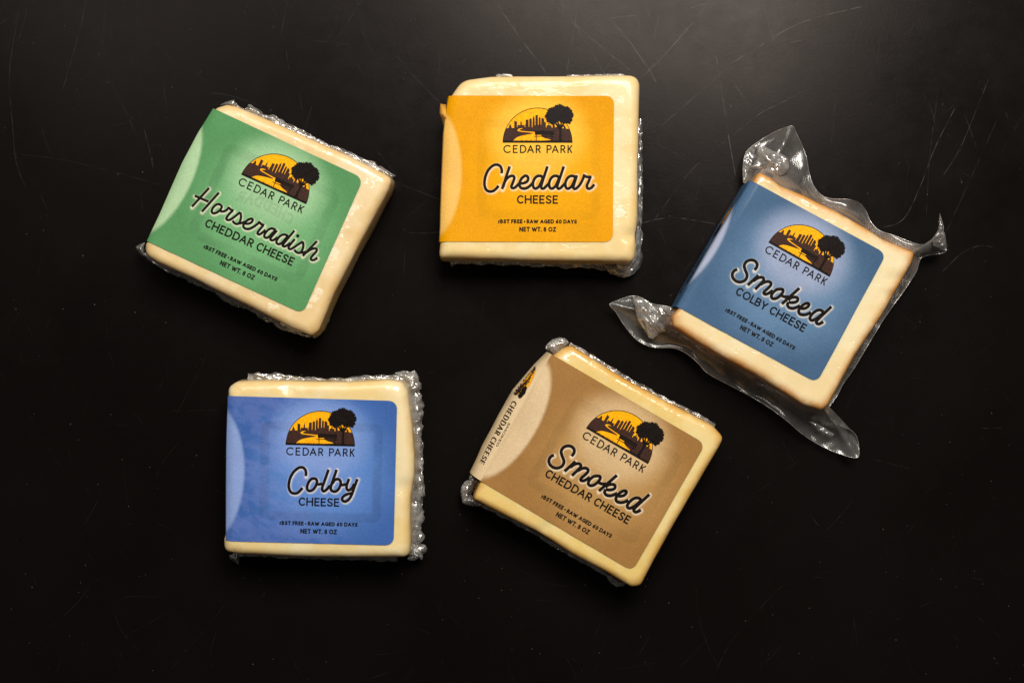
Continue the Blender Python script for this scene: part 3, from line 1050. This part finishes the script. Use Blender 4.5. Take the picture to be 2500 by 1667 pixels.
    def set_title(self, wd, via=None):
        """via: similarity of the label the word was traced on"""
        tr = [zs(*wd['o'], wd['s'], catmull(l, 7) if len(l) > 2 else np.array(l)) for l in wd['L']]
        k = 1.0
        if via is not None:
            tr = [self.sim.px(via.inv(t)) for t in tr]
            k = self.sim.k / via.k
        self.title_px = tr
        self.title_w = wd['w'] / wd['s'] * k * 1.06
        self.title_dot = [(*zs(*wd['o'], wd['s'], d[:2]), d[2] / wd['s']) for d in wd.get('dot', [])]

    def flap(self, s, off):
        """s: (along the fold 0..1, distance over the edge in metres) -> point on the flap"""
        s = np.asarray(s, float)
        nv = len(self.side_grid_fold)
        fi = np.clip(s[:, 0], 0, 1) * (nv - 1)
        base = np.stack([np.interp(fi, np.arange(nv), self.side_grid_fold[:, k]) for k in range(3)], 1)
        al = np.r_[0, self.arcl]
        o_ = np.interp(s[:, 1], al, np.r_[0, self.side_prof[:, 0]])
        dz = np.interp(s[:, 1], al, np.r_[0, self.side_prof[:, 1]])
        wv = (.00015 * vnoise(s[:, 0] * 9, dz * 150, self.seed + 2)) * smooth(0, .003, -dz)
        o_ = o_ * np.interp(fi, np.arange(nv), self.tk)
        base[:, 0] += self.n_out[0] * (o_ + wv + off + .00006)
        base[:, 1] += self.n_out[1] * (o_ + wv + off + .00006)
        base[:, 2] += dz + (off + .00006) * .6
        return base

    # film ----------------------------------------------------------------
    def strip(self, name, pts, seed, z0=.010, z1=.006, layers=2, jag=.55, amp=.0011, rows=9, step=.0009, mat=None, tuck=5):
        """crinkled film standing off the side of the block; pts: (px, py, width px) along its foot"""
        p = np.asarray(pts, float)
        V, F, n0 = [], [], 0
        for ly in range(layers):
            q = resample(catmull(p, 6), step=step / .000171)
            n = len(q)
            t = np.gradient(q[:, :2], axis=0)
            t /= np.linalg.norm(t, axis=1)[:, None] + 1e-9
            nn = np.stack([-t[:, 1], t[:, 0]], 1)
            sg = np.sign(((q[:, :2] - self.cpx) * nn).sum(1).mean())
            nn *= sg
            i = np.arange(n)
            sd = seed * 13 + ly * 101
            wd = q[:, 2] * (1 - .18 * ly) * (1 + jag * (.75 * vnoise(i / 4.5, i * 0, sd) + .45 * vnoise(i / 1.6, i * 0 + 9, sd)))
            wd = np.maximum(wd, 1.0)
            for r in range(rows):
                f = r / (rows - 1)
                z = z0 + (z1 - z0) * f - .0012 * ly + amp * (1.1 - 2.2 * np.abs(vnoise(i / 5.5, np.full(n, r * .75), sd + 5)) + .55 * vnoise(i / 2.2, np.full(n, r * 1.1), sd + 8)) * (0.35 + f)
                z = np.maximum(z, .0005)
                xy = q[:, :2] - nn * tuck * (1 - f) + nn * (wd * f)[:, None]
                xy = xy + t * (1.8 * vnoise(i / 3.0, np.full(n, r * .9 + 50), sd + 3))[:, None] + nn * (1.6 * vnoise(i / 2.4, np.full(n, r * 1.1 + 90), sd + 4) * f)[:, None]
                V.append(PA(xy, z))
            for r in range(rows - 1):
                for c in range(n - 1):
                    a = n0 + r * n + c
                    if (r + c) % 2:
                        F += [(a, a + 1, a + n + 1), (a, a + n + 1, a + n)]
                    else:
                        F += [(a, a + 1, a + n), (a + 1, a + n + 1, a + n)]
            n0 += rows * n
        V = np.vstack(V)
        a, b, c = (V[[f[k] for f in F]] for k in range(3))
        nz = ((b[:, 0] - a[:, 0]) * (c[:, 1] - a[:, 1]) - (b[:, 1] - a[:, 1]) * (c[:, 0] - a[:, 0])).sum()
        if nz < 0:
            F = [tuple(reversed(f)) for f in F]
        return mesh_obj(name, V, F, mat or M_FILM, self.root, smooth_sh=True)

    def crumple(self, name, outline, seed, zb, zt, dens=9.0, mat=None, layers=1, jit=.3, ang=None, rel=.8):
        """a crushed pouch of film over a traced outline; zb at its rim, zt at its crest; dens sets the size of its folds"""
        V, F, n0 = [], [], 0
        ol0 = np.array(outline, float)
        for ly in range(layers):
            rng = np.random.default_rng(seed + ly * 7)
            cc = ol0.mean(0)
            pts, fs = tess(cc + (ol0 - cc) * (1 - .12 * ly), 2.6, jitter=jit, rng=rng)
            ol = resample(ol0, step=2, closed=True)
            d = np.min(np.linalg.norm(pts[:, None] - ol[None], axis=2), 1)
            dm = max(d.max(), 1e-3)
            dome = np.clip(d / dm, 0, 1) ** .7
            a = ang if ang is not None else rng.uniform(0, 3.14)
            a += .7 * ly
            u = (pts[:, 0] * math.cos(a) + pts[:, 1] * math.sin(a)) / (dens * 2.2)
            v = (-pts[:, 0] * math.sin(a) + pts[:, 1] * math.cos(a)) / (dens * .95)
            wx = .6 * vnoise(u * .8, v * .5, seed + 60)
            rg = 1 - np.abs(vnoise(u + wx, v + wx, seed + 3 + ly)) * 2.2
            rg2 = 1 - np.abs(vnoise(u * 2.3 + wx, v * 2.1, seed + 9 + ly)) * 2.0
            h = .35 + .65 * dome
            z = zb + (zt - zb) * .55 * dome + dens * .000171 * rel * h * (.65 * rg + .45 * rg2) - ly * .0012
            V.append(PA(pts, np.maximum(z, .0006)))
            F += [tuple(n0 + i for i in f) for f in fs]
            n0 += len(pts)
        V = np.vstack(V)
        return mesh_obj(name, V, orient_up(V, F), mat or M_GUS, self.root, smooth_sh=True)


def seg_dist(X, Y, p):
    d = np.full(len(X), 1e3)
    for i in range(len(p) - 1):
        a, b = p[i], p[i + 1]
        ab = b - a
        l = ab @ ab
        if l < 1e-12:
            continue
        t = np.clip(((X - a[0]) * ab[0] + (Y - a[1]) * ab[1]) / l, 0, 1)
        d = np.minimum(d, np.hypot(X - a[0] - t * ab[0], Y - a[1] - t * ab[1]))
    return d


def inside(poly, pts):
    x, y = pts[:, 0], pts[:, 1]
    r = np.zeros(len(pts), bool)
    j = len(poly) - 1
    for i in range(len(poly)):
        xi, yi = poly[i]
        xj, yj = poly[j]
        c = ((yi > y) != (yj > y)) & (x < (xj - xi) * (y - yi) / (yj - yi + 1e-15) + xi)
        r ^= c
        j = i
    return r


def tess(poly, step, jitter=0.0, rng=None):
    poly = np.asarray(poly, float)
    lo, hi = poly.min(0), poly.max(0)
    # split long sides so that the sheet can follow the surface
    pp = []
    for i in range(len(poly)):
        a, b = poly[i], poly[(i + 1) % len(poly)]
        m = max(1, int(np.linalg.norm(b - a) / step))
        for k in range(m):
            pp.append(a + (b - a) * k / m)
    pp = np.array(pp)
    gx = np.arange(lo[0] + step * .5, hi[0], step)
    gy = np.arange(lo[1] + step * .5, hi[1], step)
    G = np.array([(x, y) for y in gy for x in gx]) if len(gx) and len(gy) else np.zeros((0, 2))
    if len(G) and jitter:
        G = G + rng.uniform(-jitter, jitter, G.shape) * step
    if len(G):
        G = G[inside(pp, G)]
        if len(G):
            d = np.min(np.linalg.norm(G[:, None] - pp[None], axis=2), 1)
            G = G[d > step * .3]
    pts = np.vstack([pp, G]) if len(G) else pp
    n = len(pp)
    res = delaunay_2d_cdt([Vector(p) for p in pts.tolist()], [], [list(range(n))], 1, 1e-7)
    return np.array([tuple(v) for v in res[0]]), res[2]


def orient_up(V, F):
    """turn every flat print face up"""
    out = []
    for f in F:
        a, b, c = V[f[0]], V[f[1]], V[f[2]]
        nz = (b[0] - a[0]) * (c[1] - a[1]) - (b[1] - a[1]) * (c[0] - a[0])
        out.append(f if nz >= 0 else tuple(reversed(f)))
    return out


M_CH_MILD = mat_cheese('pale_cheddar', (0.82, 0.68, 0.38), (0.79, 0.60, 0.27), (0.75, 0.45, 0.15), (0.84, 0.70, 0.42), 0.45)
M_CH_HORSE = mat_cheese('horseradish_cheddar', (0.82, 0.66, 0.40), (0.78, 0.58, 0.29), (0.72, 0.44, 0.15), (0.84, 0.70, 0.42))
M_CH_SMOKE = mat_cheese('smoked_rind_cheese', (0.84, 0.72, 0.45), (0.82, 0.65, 0.35), (0.56, 0.22, 0.03), (0.84, 0.70, 0.43))
M_CH_AMBER = mat_cheese('amber_smoked_cheddar', (0.83, 0.66, 0.30), (0.79, 0.58, 0.20), (0.60, 0.27, 0.03), (0.85, 0.64, 0.30))
M_CH_COLBY = mat_cheese('pale_colby', (0.84, 0.71, 0.43), (0.81, 0.62, 0.28), (0.72, 0.44, 0.15), (0.84, 0.70, 0.42))
M_LABEL = mat_label('printed_label_paper')
M_LABEL_G = mat_label('glossy_printed_label', 0.12)

# ---- yellow label -----------------------------------------------------------
A = Packet('Cheddar', [(1094, 250, 8), (1104, 230, 40), (1128, 196, 60), (1200, 187, 120), (1380, 185, 100), (1563, 183, 30), (1561, 260, 60), (1558, 395, 90), (1557, 530, 40), (1551, 572, 24), (1552, 605, 20), (1548, 640, 26), (1381, 638, 100), (1205, 633, 100), (1072, 630, 12), (1074.5, 590, 60), (1080, 450, 100), (1085, 325, 60)],
           [(1096, 234), (1089, 270), (1083, 330), (1078, 450), (1074, 590)], (1499, 235), (1496, 591), ((1228, 348.8), (1396.8, 349.3)),
           'pale cheese block with bright yellow label reading Cheddar Cheese', 0)
A.set_title(CHEDDAR)
A.cheese(M_CH_MILD, rind=.40, flakes=[(1512, 245, 18, 22, 0, .9), (1508, 350, 14, 26, 0, .8), (1516, 505, 18, 48, 10, 1.0), (1200, 612, 90, 10, 0, .4)],
         dents=[(1540, 575, 14, -.0012)])
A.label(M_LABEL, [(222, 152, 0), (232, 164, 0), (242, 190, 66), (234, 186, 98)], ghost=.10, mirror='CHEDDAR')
A.prints('CHEESE', 50)
# ear of label paper pinched out at the fold
ear = zs(1050, 180, 6.535, [(165, 480), (250, 495), (205, 635), (150, 635), (262, 735), (228, 862), (178, 690), (200, 560), (250, 640)])
ez = [.0215, .0225, .0245, .0190, .0255, .0190, .0150, .0200, .0250]
EV = PA(ear, ez)
mesh_obj('label_pinch', EV, [(0, 7, 3), (0, 1, 7), (1, 8, 7), (7, 8, 2), (7, 2, 3), (3, 2, 6), (2, 4, 6), (2, 8, 4), (6, 4, 5)], M_LABEL, A.label_o,
         attrs={'ink': np.tile(np.array(lin((240, 180, 80))), (9, 1))})
A.strip('film_seam', [(1100, 632, 14), (1160, 632, 13), (1300, 634, 16), (1420, 638, 18), (1490, 641, 20), (1530, 641, 30)], 1, z0=.008, z1=.004, jag=.18, rows=8)
A.strip('film_seam', [(1562, 290, 4), (1563, 340, 5), (1562, 400, 6), (1560, 480, 8), (1558, 560, 10), (1552, 620, 16), (1535, 645, 26), (1505, 642, 28)], 2, z0=.011, z1=.006, jag=.3)
A.crumple('film_corner', zs(1060, 600, 4.3556, [(1800, 200), (1900, 180), (2050, 190), (2100, 120), (2180, 60), (2190, 120), (2130, 200), (2030, 280), (1960, 318), (1870, 300), (1830, 250)]), 4, .006, .011, 6, M_FILM, 2, .3, None, 1.1)
A.crumple('film_corner', zs(1060, 600, 4.3556, [(130, 140), (220, 140), (215, 185), (195, 226), (175, 190)]), 5, .004, .010, 6, M_FILM, 1)
A.strip('film_tuft', [(1212, 187, 5), (1225, 187, 6), (1250, 187, 3)], 3, z0=.018, z1=.018, tuck=2, jag=.4, amp=.0006)
A.strip('film_tuft', [(1385, 186, 2), (1440, 186, 3), (1490, 185, 4), (1525, 185, 3)], 4, z0=.018, z1=.018, tuck=2, jag=.5, amp=.0006)

# ---- green label ------------------------------------------------------------
B = Packet('Horseradish', [(523, 268, 8), (531, 262, 10), (553, 255, 16), (580, 260, 20), (712, 317, 100), (872, 389, 100), (925, 416, 60), (958, 436, 20), (949, 463, 30), (872, 606, 100), (816, 715, 100), (778, 806, 20), (760, 819, 14), (712, 800, 60), (591, 739, 100), (470, 679, 100), (384, 641, 60), (354, 622, 24), (354, 594, 14), (364, 588, 20), (396, 517, 60), (449, 397, 60)],
           [(519, 264), (481, 325), (443, 397), (390, 517), (357, 588)], (887.5, 436), (739.5, 766), ((590, 427), (747.2, 498.5)),
           'pale cheese block with green label reading Horseradish Cheddar Cheese', -24.5)
B.set_title(HORSE)
B.cheese(M_CH_HORSE, rind=.55, flakes=[(905, 440, 30, 22, 25, .85), (868, 505, 22, 34, 25, .95), (842, 555, 20, 34, 25, .9), (812, 625, 20, 40, 25, .95), (775, 720, 24, 40, 25, .8), (675, 750, 50, 16, 25, .7)])
B.label(M_LABEL, [(84, 142, 90), (114, 172, 118), (156, 196, 150), (172, 204, 160)], ghost=.22, mirror='CHEDDAR')
B.prints('CHEDDAR CHEESE', 115)
B.strip('film_seam', [(600, 270, 10), (640, 290, 14), (700, 312, 12), (780, 350, 9), (860, 385, 9), (930, 418, 10), (952, 432, 10)], 11, z0=.012, z1=.010, jag=.5)
B.strip('film_seam', [(952, 455, 4), (930, 500, 6), (880, 600, 7), (820, 715, 8), (785, 800, 8), (765, 822, 6)], 12, z0=.009, z1=.004, jag=.4)
B.strip('film_seam', [(352, 620, 5), (400, 652, 7), (470, 682, 9), (560, 728, 9), (640, 768, 8), (700, 798, 9), (760, 820, 5)], 13, z0=.010, z1=.006, jag=.6)
B.crumple('film_corner', zs(500, 230, 9.046, [(340, 240), (470, 170), (650, 125), (672, 180), (760, 270), (870, 330), (820, 350), (600, 270), (450, 245)]), 14, .010, .016, 6, M_FILM, 2)
B.crumple('film_corner', zs(500, 230, 9.046, [(870, 330), (945, 290), (960, 230), (1020, 232), (1090, 290), (1180, 330), (1270, 400), (1290, 450), (1380, 470), (1450, 530), (1380, 560), (1200, 480), (1000, 400)]), 15, .010, .016, 5, M_FILM, 2)
B.crumple('film_corner', zs(310, 220, 2.4886, [(1480, 455), (1520, 460), (1560, 475), (1600, 500), (1632, 520), (1610, 540), (1580, 530), (1530, 490)]), 16, .010, .015, 6, M_FILM, 2)
B.crumple('film_corner', zs(330, 560, 5.004, [(5, 215), (60, 180), (115, 160), (105, 220), (120, 330), (75, 320), (30, 260)]), 17, .008, .015, 6, M_FILM, 2)

# ---- blue label, flat bag ----------------------------------------------------
C = Packet('Colby', [(556, 966, 30), (556, 945, 20), (577, 930, 30), (620, 928, 60), (669, 927, 60), (752, 930, 100), (852, 931, 100), (951, 926, 60), (984, 931, 26), (996, 955, 26), (999, 980, 60), (1007, 1046, 100), (1012, 1112, 100), (1011, 1162, 60), (1003, 1212, 60), (1002, 1262, 60), (1003, 1321, 60), (1000, 1360, 40), (852, 1361, 100), (686, 1357, 100), (586, 1353, 60), (548, 1346, 28), (546, 1318, 20), (551.5, 1295, 40), (553, 1112, 100)],
           [(555, 966), (552, 1060), (551, 1112), (550, 1320)], (969.8, 978.5), (961, 1330.5), ((698.5, 1085), (866, 1089)),
           'pale cheese block with cornflower blue label reading Colby Cheese', -1.4)
C.set_title(COLBY)
C.cheese(M_CH_COLBY, rr=.0042, rind=.40, dents=[(705, 948, 16, -.0007), (990, 1190, 20, -.0010)], flakes=[])
C.label(M_LABEL_G, [(60, 98, 166), (94, 136, 204), (126, 156, 214), (138, 164, 214)], ghost=.30, patches=.17)
C.prints('CHEESE', 50)
C.strip('film_seam', [(605, 930, 16), (640, 929, 16), (672, 929, 15), (720, 930, 10), (790, 932, 9), (860, 932, 10), (930, 928, 15), (985, 934, 20)], 21, z0=.014, z1=.012, jag=.45)
C.strip('film_seam', [(985, 930, 26), (1000, 960, 26), (1005, 1000, 26), (1010, 1050, 20), (1013, 1110, 18), (1013, 1165, 22), (1006, 1215, 28), (1004, 1265, 28), (1004, 1320, 26), (996, 1352, 26)], 22, z0=.012, z1=.008, jag=.35, rows=9)
C.strip('film_seam', [(570, 1350, 5), (650, 1356, 4), (760, 1360, 5), (880, 1362, 6), (970, 1362, 8)], 23, z0=.008, z1=.005, jag=.3)
C.crumple('film_corner', zs(900, 880, 6.27, [(400, 190), (470, 170), (560, 155), (640, 175), (700, 155), (740, 190), (770, 260), (765, 310), (805, 350), (808, 430), (740, 465), (700, 500), (640, 530), (580, 440), (530, 320), (450, 270)]), 24, .011, .016, 5, M_FILM, 2, .3, None, 1.1)
C.crumple('film_corner', zs(900, 880, 6.27, [(640, 530), (720, 510), (780, 540), (790, 620), (795, 710), (770, 780), (785, 830), (745, 900), (690, 880), (640, 700)]), 25, .006, .014, 5, M_FILM, 2)
C.crumple('film_corner', zs(900, 1300, 14.7, [(1560, 560), (1700, 400), (1900, 400), (2040, 440), (2095, 570), (2060, 690), (1930, 780), (1950, 880), (1910, 970), (1780, 900), (1680, 980), (1480, 1000), (1390, 940), (1450, 760)]), 26, .007, .012, 4.5, M_FILM, 2, .3, None, 1.2)
C.crumple('film_corner', zs(520, 880, 3.0145, [(118, 1430), (150, 1420), (215, 1432), (195, 1460), (187, 1500), (165, 1482), (125, 1462)]), 27, .003, .010, 5, M_FILM, 2)

# ---- slate blue label, wide vacuum bag ---------------------------------------
D = Packet('Smoked', [(1846, 430, 6), (1855, 420, 7), (1880, 433, 30), (1904, 453, 40), (1959, 475, 60), (2043, 516, 80), (2115, 557, 60), (2154, 583, 40), (2234, 616, 10), (2226, 642, 30), (2154, 768, 100), (2087, 869, 100), (2021, 990, 14), (2006, 1001, 10), (1959, 987, 40), (1860, 923, 80), (1765, 871, 80), (1682, 821, 60), (1642, 795, 10), (1641, 772, 10), (1657, 752, 14), (1668, 738, 40), (1758, 578, 100)],
           [(1834, 441), (1790, 515), (1754, 575), (1671, 718), (1654, 749)], (2163.6, 619.6), (1994, 934), ((1876.2, 592.4), (2024.3, 675.6)),
           'smoked cheese in a wide clear vacuum bag with slate blue Smoked Colby label', -29.3)
D.set_title(SMOKED)
D.lens_from = -203  # pale oval stops near the fold: the flap's shade is put into its colour
D.cheese(M_CH_SMOKE, rr=.0026, rind=1.0, dents=[(2190, 680, 16, -.0008), (2175, 720, 14, -.0008), (1900, 462, 22, .0004), (1880, 470, 16, -.0006)])
D.label(M_LABEL_G, [(66, 96, 128), (98, 131, 165), (152, 164, 192), (166, 174, 198)], ghost=0.0)
D.prints('COLBY CHEESE', 95.3)

# ---- tan label ---------------------------------------------------------------
E = Packet('SmokedC', [(1350, 868, 8), (1372, 852, 8), (1394, 843, 14), (1420, 858, 30), (1521, 922, 100), (1626, 979, 100), (1689, 1011, 60), (1741, 1038, 40), (1768, 1068, 20), (1757, 1090, 40), (1689, 1204, 100), (1635, 1297, 100), (1592, 1377, 60), (1564, 1430, 18), (1541, 1432, 12), (1479, 1396, 60), (1395, 1351, 80), (1310, 1297, 60), (1268, 1276, 60), (1205, 1244, 60), (1153, 1217, 10), (1170, 1180, 8), (1180, 1168, 20), (1272, 1002, 100)],
           [(1344, 863), (1266, 1002), (1171.6, 1172.5)], (1722, 1083), (1544, 1393.5), ((1431.3, 1045), (1581.1, 1131.7)),
           'amber smoked cheese block with tan label reading Smoked Cheddar Cheese', -30)
E.set_title(SMOKED, SC)
E.cheese(M_CH_AMBER, rr=.0032, rind=.8, dents=[(1330, 1290, 14, -.0008)])
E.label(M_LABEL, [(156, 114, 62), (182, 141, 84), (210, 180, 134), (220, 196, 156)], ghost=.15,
        side=[(.0012, -.0006), (.0028, -.0018), (.0042, -.0034), (.0054, -.0062), (.0060, -.0100), (.0058, -.0140), (.0040, -.0180), (.0012, -.0215), (.0002, -.0235)], pale_flap=True, taper=([0, .12, .35, .8, 1], [.25, .6, 1.05, 1.0, .85]))
E.prints('CHEDDAR CHEESE', 114.5)


def flap_logo(pk, v0, v1, a0, a1, txt=None):
    """small logo on the flap, its top towards the fold; runs along the fold from v0 to v1, a0..a1 over the edge"""
    def xf(p):
        p = np.asarray(p, float)
        s = v0 + (p[:, 0] + 84.4) / 168.8 * (v1 - v0)
        d = a0 + (p[:, 1] + 92) / 118.0 * (a1 - a0)
        return np.stack([s, d], 1)
    return xf


def flap_map(pk):
    return lambda pts, off: pk.flap(pts, off)


def flap_prints(pk, v0, v1, a0, a1, lines):
    # the flap's own units are mixed (share of the fold, metres), so everything is built in label units first
    old = pk.pk
    pk.pk = 1.0
    xf = flap_logo(pk, v0, v1, a0, a1)
    pk.logo(lambda p: np.asarray(p, float), lambda pts, off: pk.flap(xf(pts), off), step=9.0, tsw=4.0)
    strokes = []
    for txt, b0, b1, x0, x1, sw in lines:
        strokes += text_strokes(txt, x0, x1, b0, b1, sw)
    if strokes:
        pk.ribbons('flap_lettering', strokes, M_BLACK, .00004, lambda pts, off: pk.flap(xf(pts), off))
    pk.pk = old


# side panels: logo and variety along the edge (label units as in the logo: x along the fold, y over the edge)
flap_prints(E, .13, .37, .0010, .0072, [('CHEDDAR CHEESE', -72, -14, 112, 455, 6.5), ('SMOKED', -108, -88, 215, 345, 3.4)])
flap_prints(D, .17, .44, .0035, .0140, [('COLBY CHEESE', -20, 22, 140, 370, 7), ('SMOKED', -75, -40, 190, 320, 6)])

E.crumple('film_corner', zs(1100, 800, 2.3757, [(548, 122), (560, 95), (590, 68), (630, 55), (665, 62), (690, 88), (660, 110), (625, 140), (600, 155)]), 31, .013, .017, 4, M_FILM, 2, .3, None, 1.3)
E.strip('film_seam', [(1390, 842, 4), (1420, 856, 5), (1521, 919, 6), (1626, 976, 5), (1689, 1008, 6), (1745, 1040, 5)], 32, z0=.012, z1=.011, jag=.4)
E.crumple('film_corner', zs(1100, 1130, 10.4545, [(520, 270), (470, 350), (480, 430), (390, 450), (330, 510), (270, 620), (250, 740), (290, 900), (300, 1000), (360, 1050), (500, 1080), (700, 1100), (930, 1150), (800, 1020), (600, 880), (520, 800), (620, 600), (720, 450)]), 33, .007, .012, 5, M_FILM, 2, .3, None, 1.2)
E.strip('film_seam', [(1180, 1236, 3), (1268, 1281, 4), (1330, 1316, 5), (1395, 1355, 4), (1479, 1400, 4)], 34, z0=.009, z1=.006, jag=.5)
E.crumple('film_corner', zs(1100, 800, 2.3757, [(790, 1365), (850, 1385), (900, 1410), (960, 1440), (1020, 1480), (1000, 1498), (960, 1500), (925, 1475), (900, 1440), (850, 1410)]), 35, .005, .009, 4, M_FILM, 2, .3, None, 1.2)

# ---- the bag round the slate blue packet -------------------------------------


def build_bag(pk):
    Z = lambda p: zs(1460, 280, 1.8022, p)
    # outline of the free margin with heights (mm) of its cut edge
    out = [(640, 300, 12), (638, 232, 9), (645, 180, 7), (670, 145, 6), (720, 110, 7), (780, 75, 9), (852, 50, 13), (872, 80, 11), (900, 140, 8), (920, 200, 9), (930, 260, 7), (950, 315, 9), (985, 355, 12), (1030, 370, 14), (1100, 373, 15), (1150, 388, 12), (1180, 425, 8), (1200, 470, 7), (1240, 510, 9), (1300, 530, 12), (1370, 558, 14), (1420, 572, 13), (1463, 562, 12), (1492, 540, 13), (1519, 514, 14), (1530, 552, 13), (1536, 598, 9), (1500, 612, 7), (1440, 622, 9), (1418, 635, 10),
           (1400, 690, 8), (1350, 770, 7), (1300, 838, 7), (1250, 910, 6), (1190, 1010, 6), (1130, 1110, 6), (1080, 1182, 5), (1050, 1240, 5), (1012, 1296, 6), (1022, 1338, 8), (1060, 1365, 9), (1110, 1385, 8), (1138, 1415, 6), (1147, 1460, 5), (1140, 1508, 7), (1060, 1490, 5), (980, 1455, 4), (900, 1405, 6), (830, 1345, 8), (760, 1293, 7), (700, 1255, 5), (630, 1216, 4), (560, 1180, 5), (480, 1135, 8), (440, 1092, 9), (390, 1050, 8), (330, 1025, 6), (240, 1022, 4), (170, 990, 4), (115, 925, 5), (80, 870, 7), (52, 835, 9), (90, 815, 7), (150, 797, 6), (190, 805, 7), (240, 832, 8), (300, 842, 9), (333, 850, 10)]
    o = np.array(out, float)
    op = Z(o[:, :2])
    o3 = resample(catmull(np.hstack([op, o[:, 2:] * .001]), 6), step=3.2)
    # foot on the block: nearest point of its outline, a little inside
    ol = resample(round_poly(pk.outline_px, 7), 700, closed=True)
    c = ol.mean(0)
    n = len(o3)
    d = np.linalg.norm(o3[:, None, :2] - ol[None], axis=2)
    foot = ol[np.argmin(d, 1)]
    # smooth the foot so that fans open gradually
    k = np.hanning(15)
    k /= k.sum()
    fp = np.vstack([np.repeat(foot[:1], 7, 0), foot, np.repeat(foot[-1:], 7, 0)])
    foot = np.stack([np.convolve(fp[:, i], k, 'valid') for i in range(2)], 1)
    foot = foot + (c - foot) * .02
    rows = 22
    V, st = [], []
    i = np.arange(n)
    Wd = np.linalg.norm(o3[:, :2] - foot, axis=1)
    for r in range(rows):
        f = r / (rows - 1)
        p = foot + (o3[:, :2] - foot) * f
        zf = .0200
        sag = .0022
        z = zf + (o3[:, 2] - zf) * (1 - (1 - f) ** 1.8) - sag * math.sin(math.pi * f) * np.clip(Wd / 60, .2, 1)
        z = z + (.0011 * vnoise(p[:, 0] / 26, p[:, 1] / 26, 71) + .00015 * vnoise(p[:, 0] / 11, p[:, 1] / 11, 72)) * math.sin(math.pi * min(1, f * .8 + .1))
        z = np.maximum(z, .0012)
        V.append(PA(p, z))
        st.append(np.clip(1 - f * Wd / 34, 0, 1) ** 1.3 * np.clip(.55 + .9 * vnoise(i / 9, i * 0 + r * .7, 81), .1, 1))  # painted reflection of the cheese, strongest at the foot, broken up by noise
    V = np.vstack(V)
    st = np.concatenate(st)
    mesh_obj('bag_margin', V, orient_up(V, grid_faces(rows, n)), M_BAG, pk.root, attrs={'amber_reflection': st})
    # the sealed cut edge catches the light
    E3 = V[(rows - 1) * n:]
    tube(pk, 'bag_edge', E3, .00016)


def tube(pk, name, path, r, m=5, mat=None):
    path = np.asarray(path, float)
    t = np.gradient(path, axis=0)
    t /= np.linalg.norm(t, axis=1)[:, None] + 1e-12
    up = np.tile([0, 0, 1.0], (len(path), 1))
    s = np.cross(t, up)
    s /= np.linalg.norm(s, axis=1)[:, None] + 1e-12
    u = np.cross(s, t)
    V = []
    for k in range(m):
        a = 2 * math.pi * k / m
        V.append(path + r * (math.cos(a) * s + math.sin(a) * u))
    V = np.stack(V, 1).reshape(-1, 3)
    return mesh_obj(name, V, grid_faces(len(path), m, wrap=True), mat or M_RIM, pk.root)


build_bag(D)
D.crumple('bag_fold', zs(1780, 290, 8.254, [(600, 570), (720, 560), (900, 660), (1050, 700), (1190, 800), (1210, 1000), (1100, 1120), (970, 1180), (760, 1080), (620, 1040), (470, 970), (580, 780)]), 41, .015, .020, 22, M_GUS, 2, .3, .6, .55)
D.crumple('bag_fold', zs(1780, 290, 8.254, [(300, 1260), (290, 1000), (310, 800), (360, 640), (460, 540), (620, 470), (640, 540), (520, 640), (470, 800), (460, 900), (380, 1050)]), 42, .008, .010, 16, M_GUS, 1, .3, 1.0)
D.crumple('bag_fold', zs(1460, 690, 8.2545, [(720, 280), (780, 290), (900, 300), (1060, 430), (1150, 480), (1280, 465), (1400, 470), (1470, 520), (1470, 640), (1440, 830), (1360, 970), (1240, 1010), (1110, 1130), (1030, 1110), (900, 900), (800, 740), (740, 500)]), 43, .010, .016, 22, M_GUS, 2, .3, .9, .55)
D.crumple('bag_fold', zs(1900, 950, 8.2545, [(620, 650), (700, 640), (850, 720), (1010, 830), (1130, 900), (1110, 940), (1050, 975), (930, 920), (800, 830), (700, 740)]), 44, .008, .011, 11, M_GUS, 1, .3, .7)
# strip of film curling back at the far corner
cu = zs(2150, 500, 8.7105, [(1060, 800), (1110, 735), (1200, 690), (1270, 640), (1330, 560), (1338, 470), (1300, 370), (1275, 260), (1258, 195), (1245, 300), (1240, 440), (1210, 560), (1150, 650), (1090, 740)])
D.crumple('bag_curl', cu, 45, .0165, .019, 16, M_GUS, 1, .3)
cu = zs(2150, 500, 8.7105, [(1110, 738), (1200, 692), (1270, 642), (1332, 562), (1352, 640), (1392, 850), (1408, 975), (1290, 955), (1120, 860)])
D.crumple('bag_curl', cu, 46, .0150, .017, 16, M_BAG, 1, .3)
curl = PA(zs(2150, 500, 8.7105, [(1058, 803), (1085, 775), (1110, 735), (1200, 690), (1270, 640), (1325, 570), (1335, 480), (1305, 360), (1275, 260), (1258, 195)]), np.linspace(.014, .021, 10))
tube(D, 'bag_edge', resample(catmull(curl, 6), n=70), .00018)

for o in bpy.data.objects:
    if '_m' in o:
        del o['_m']
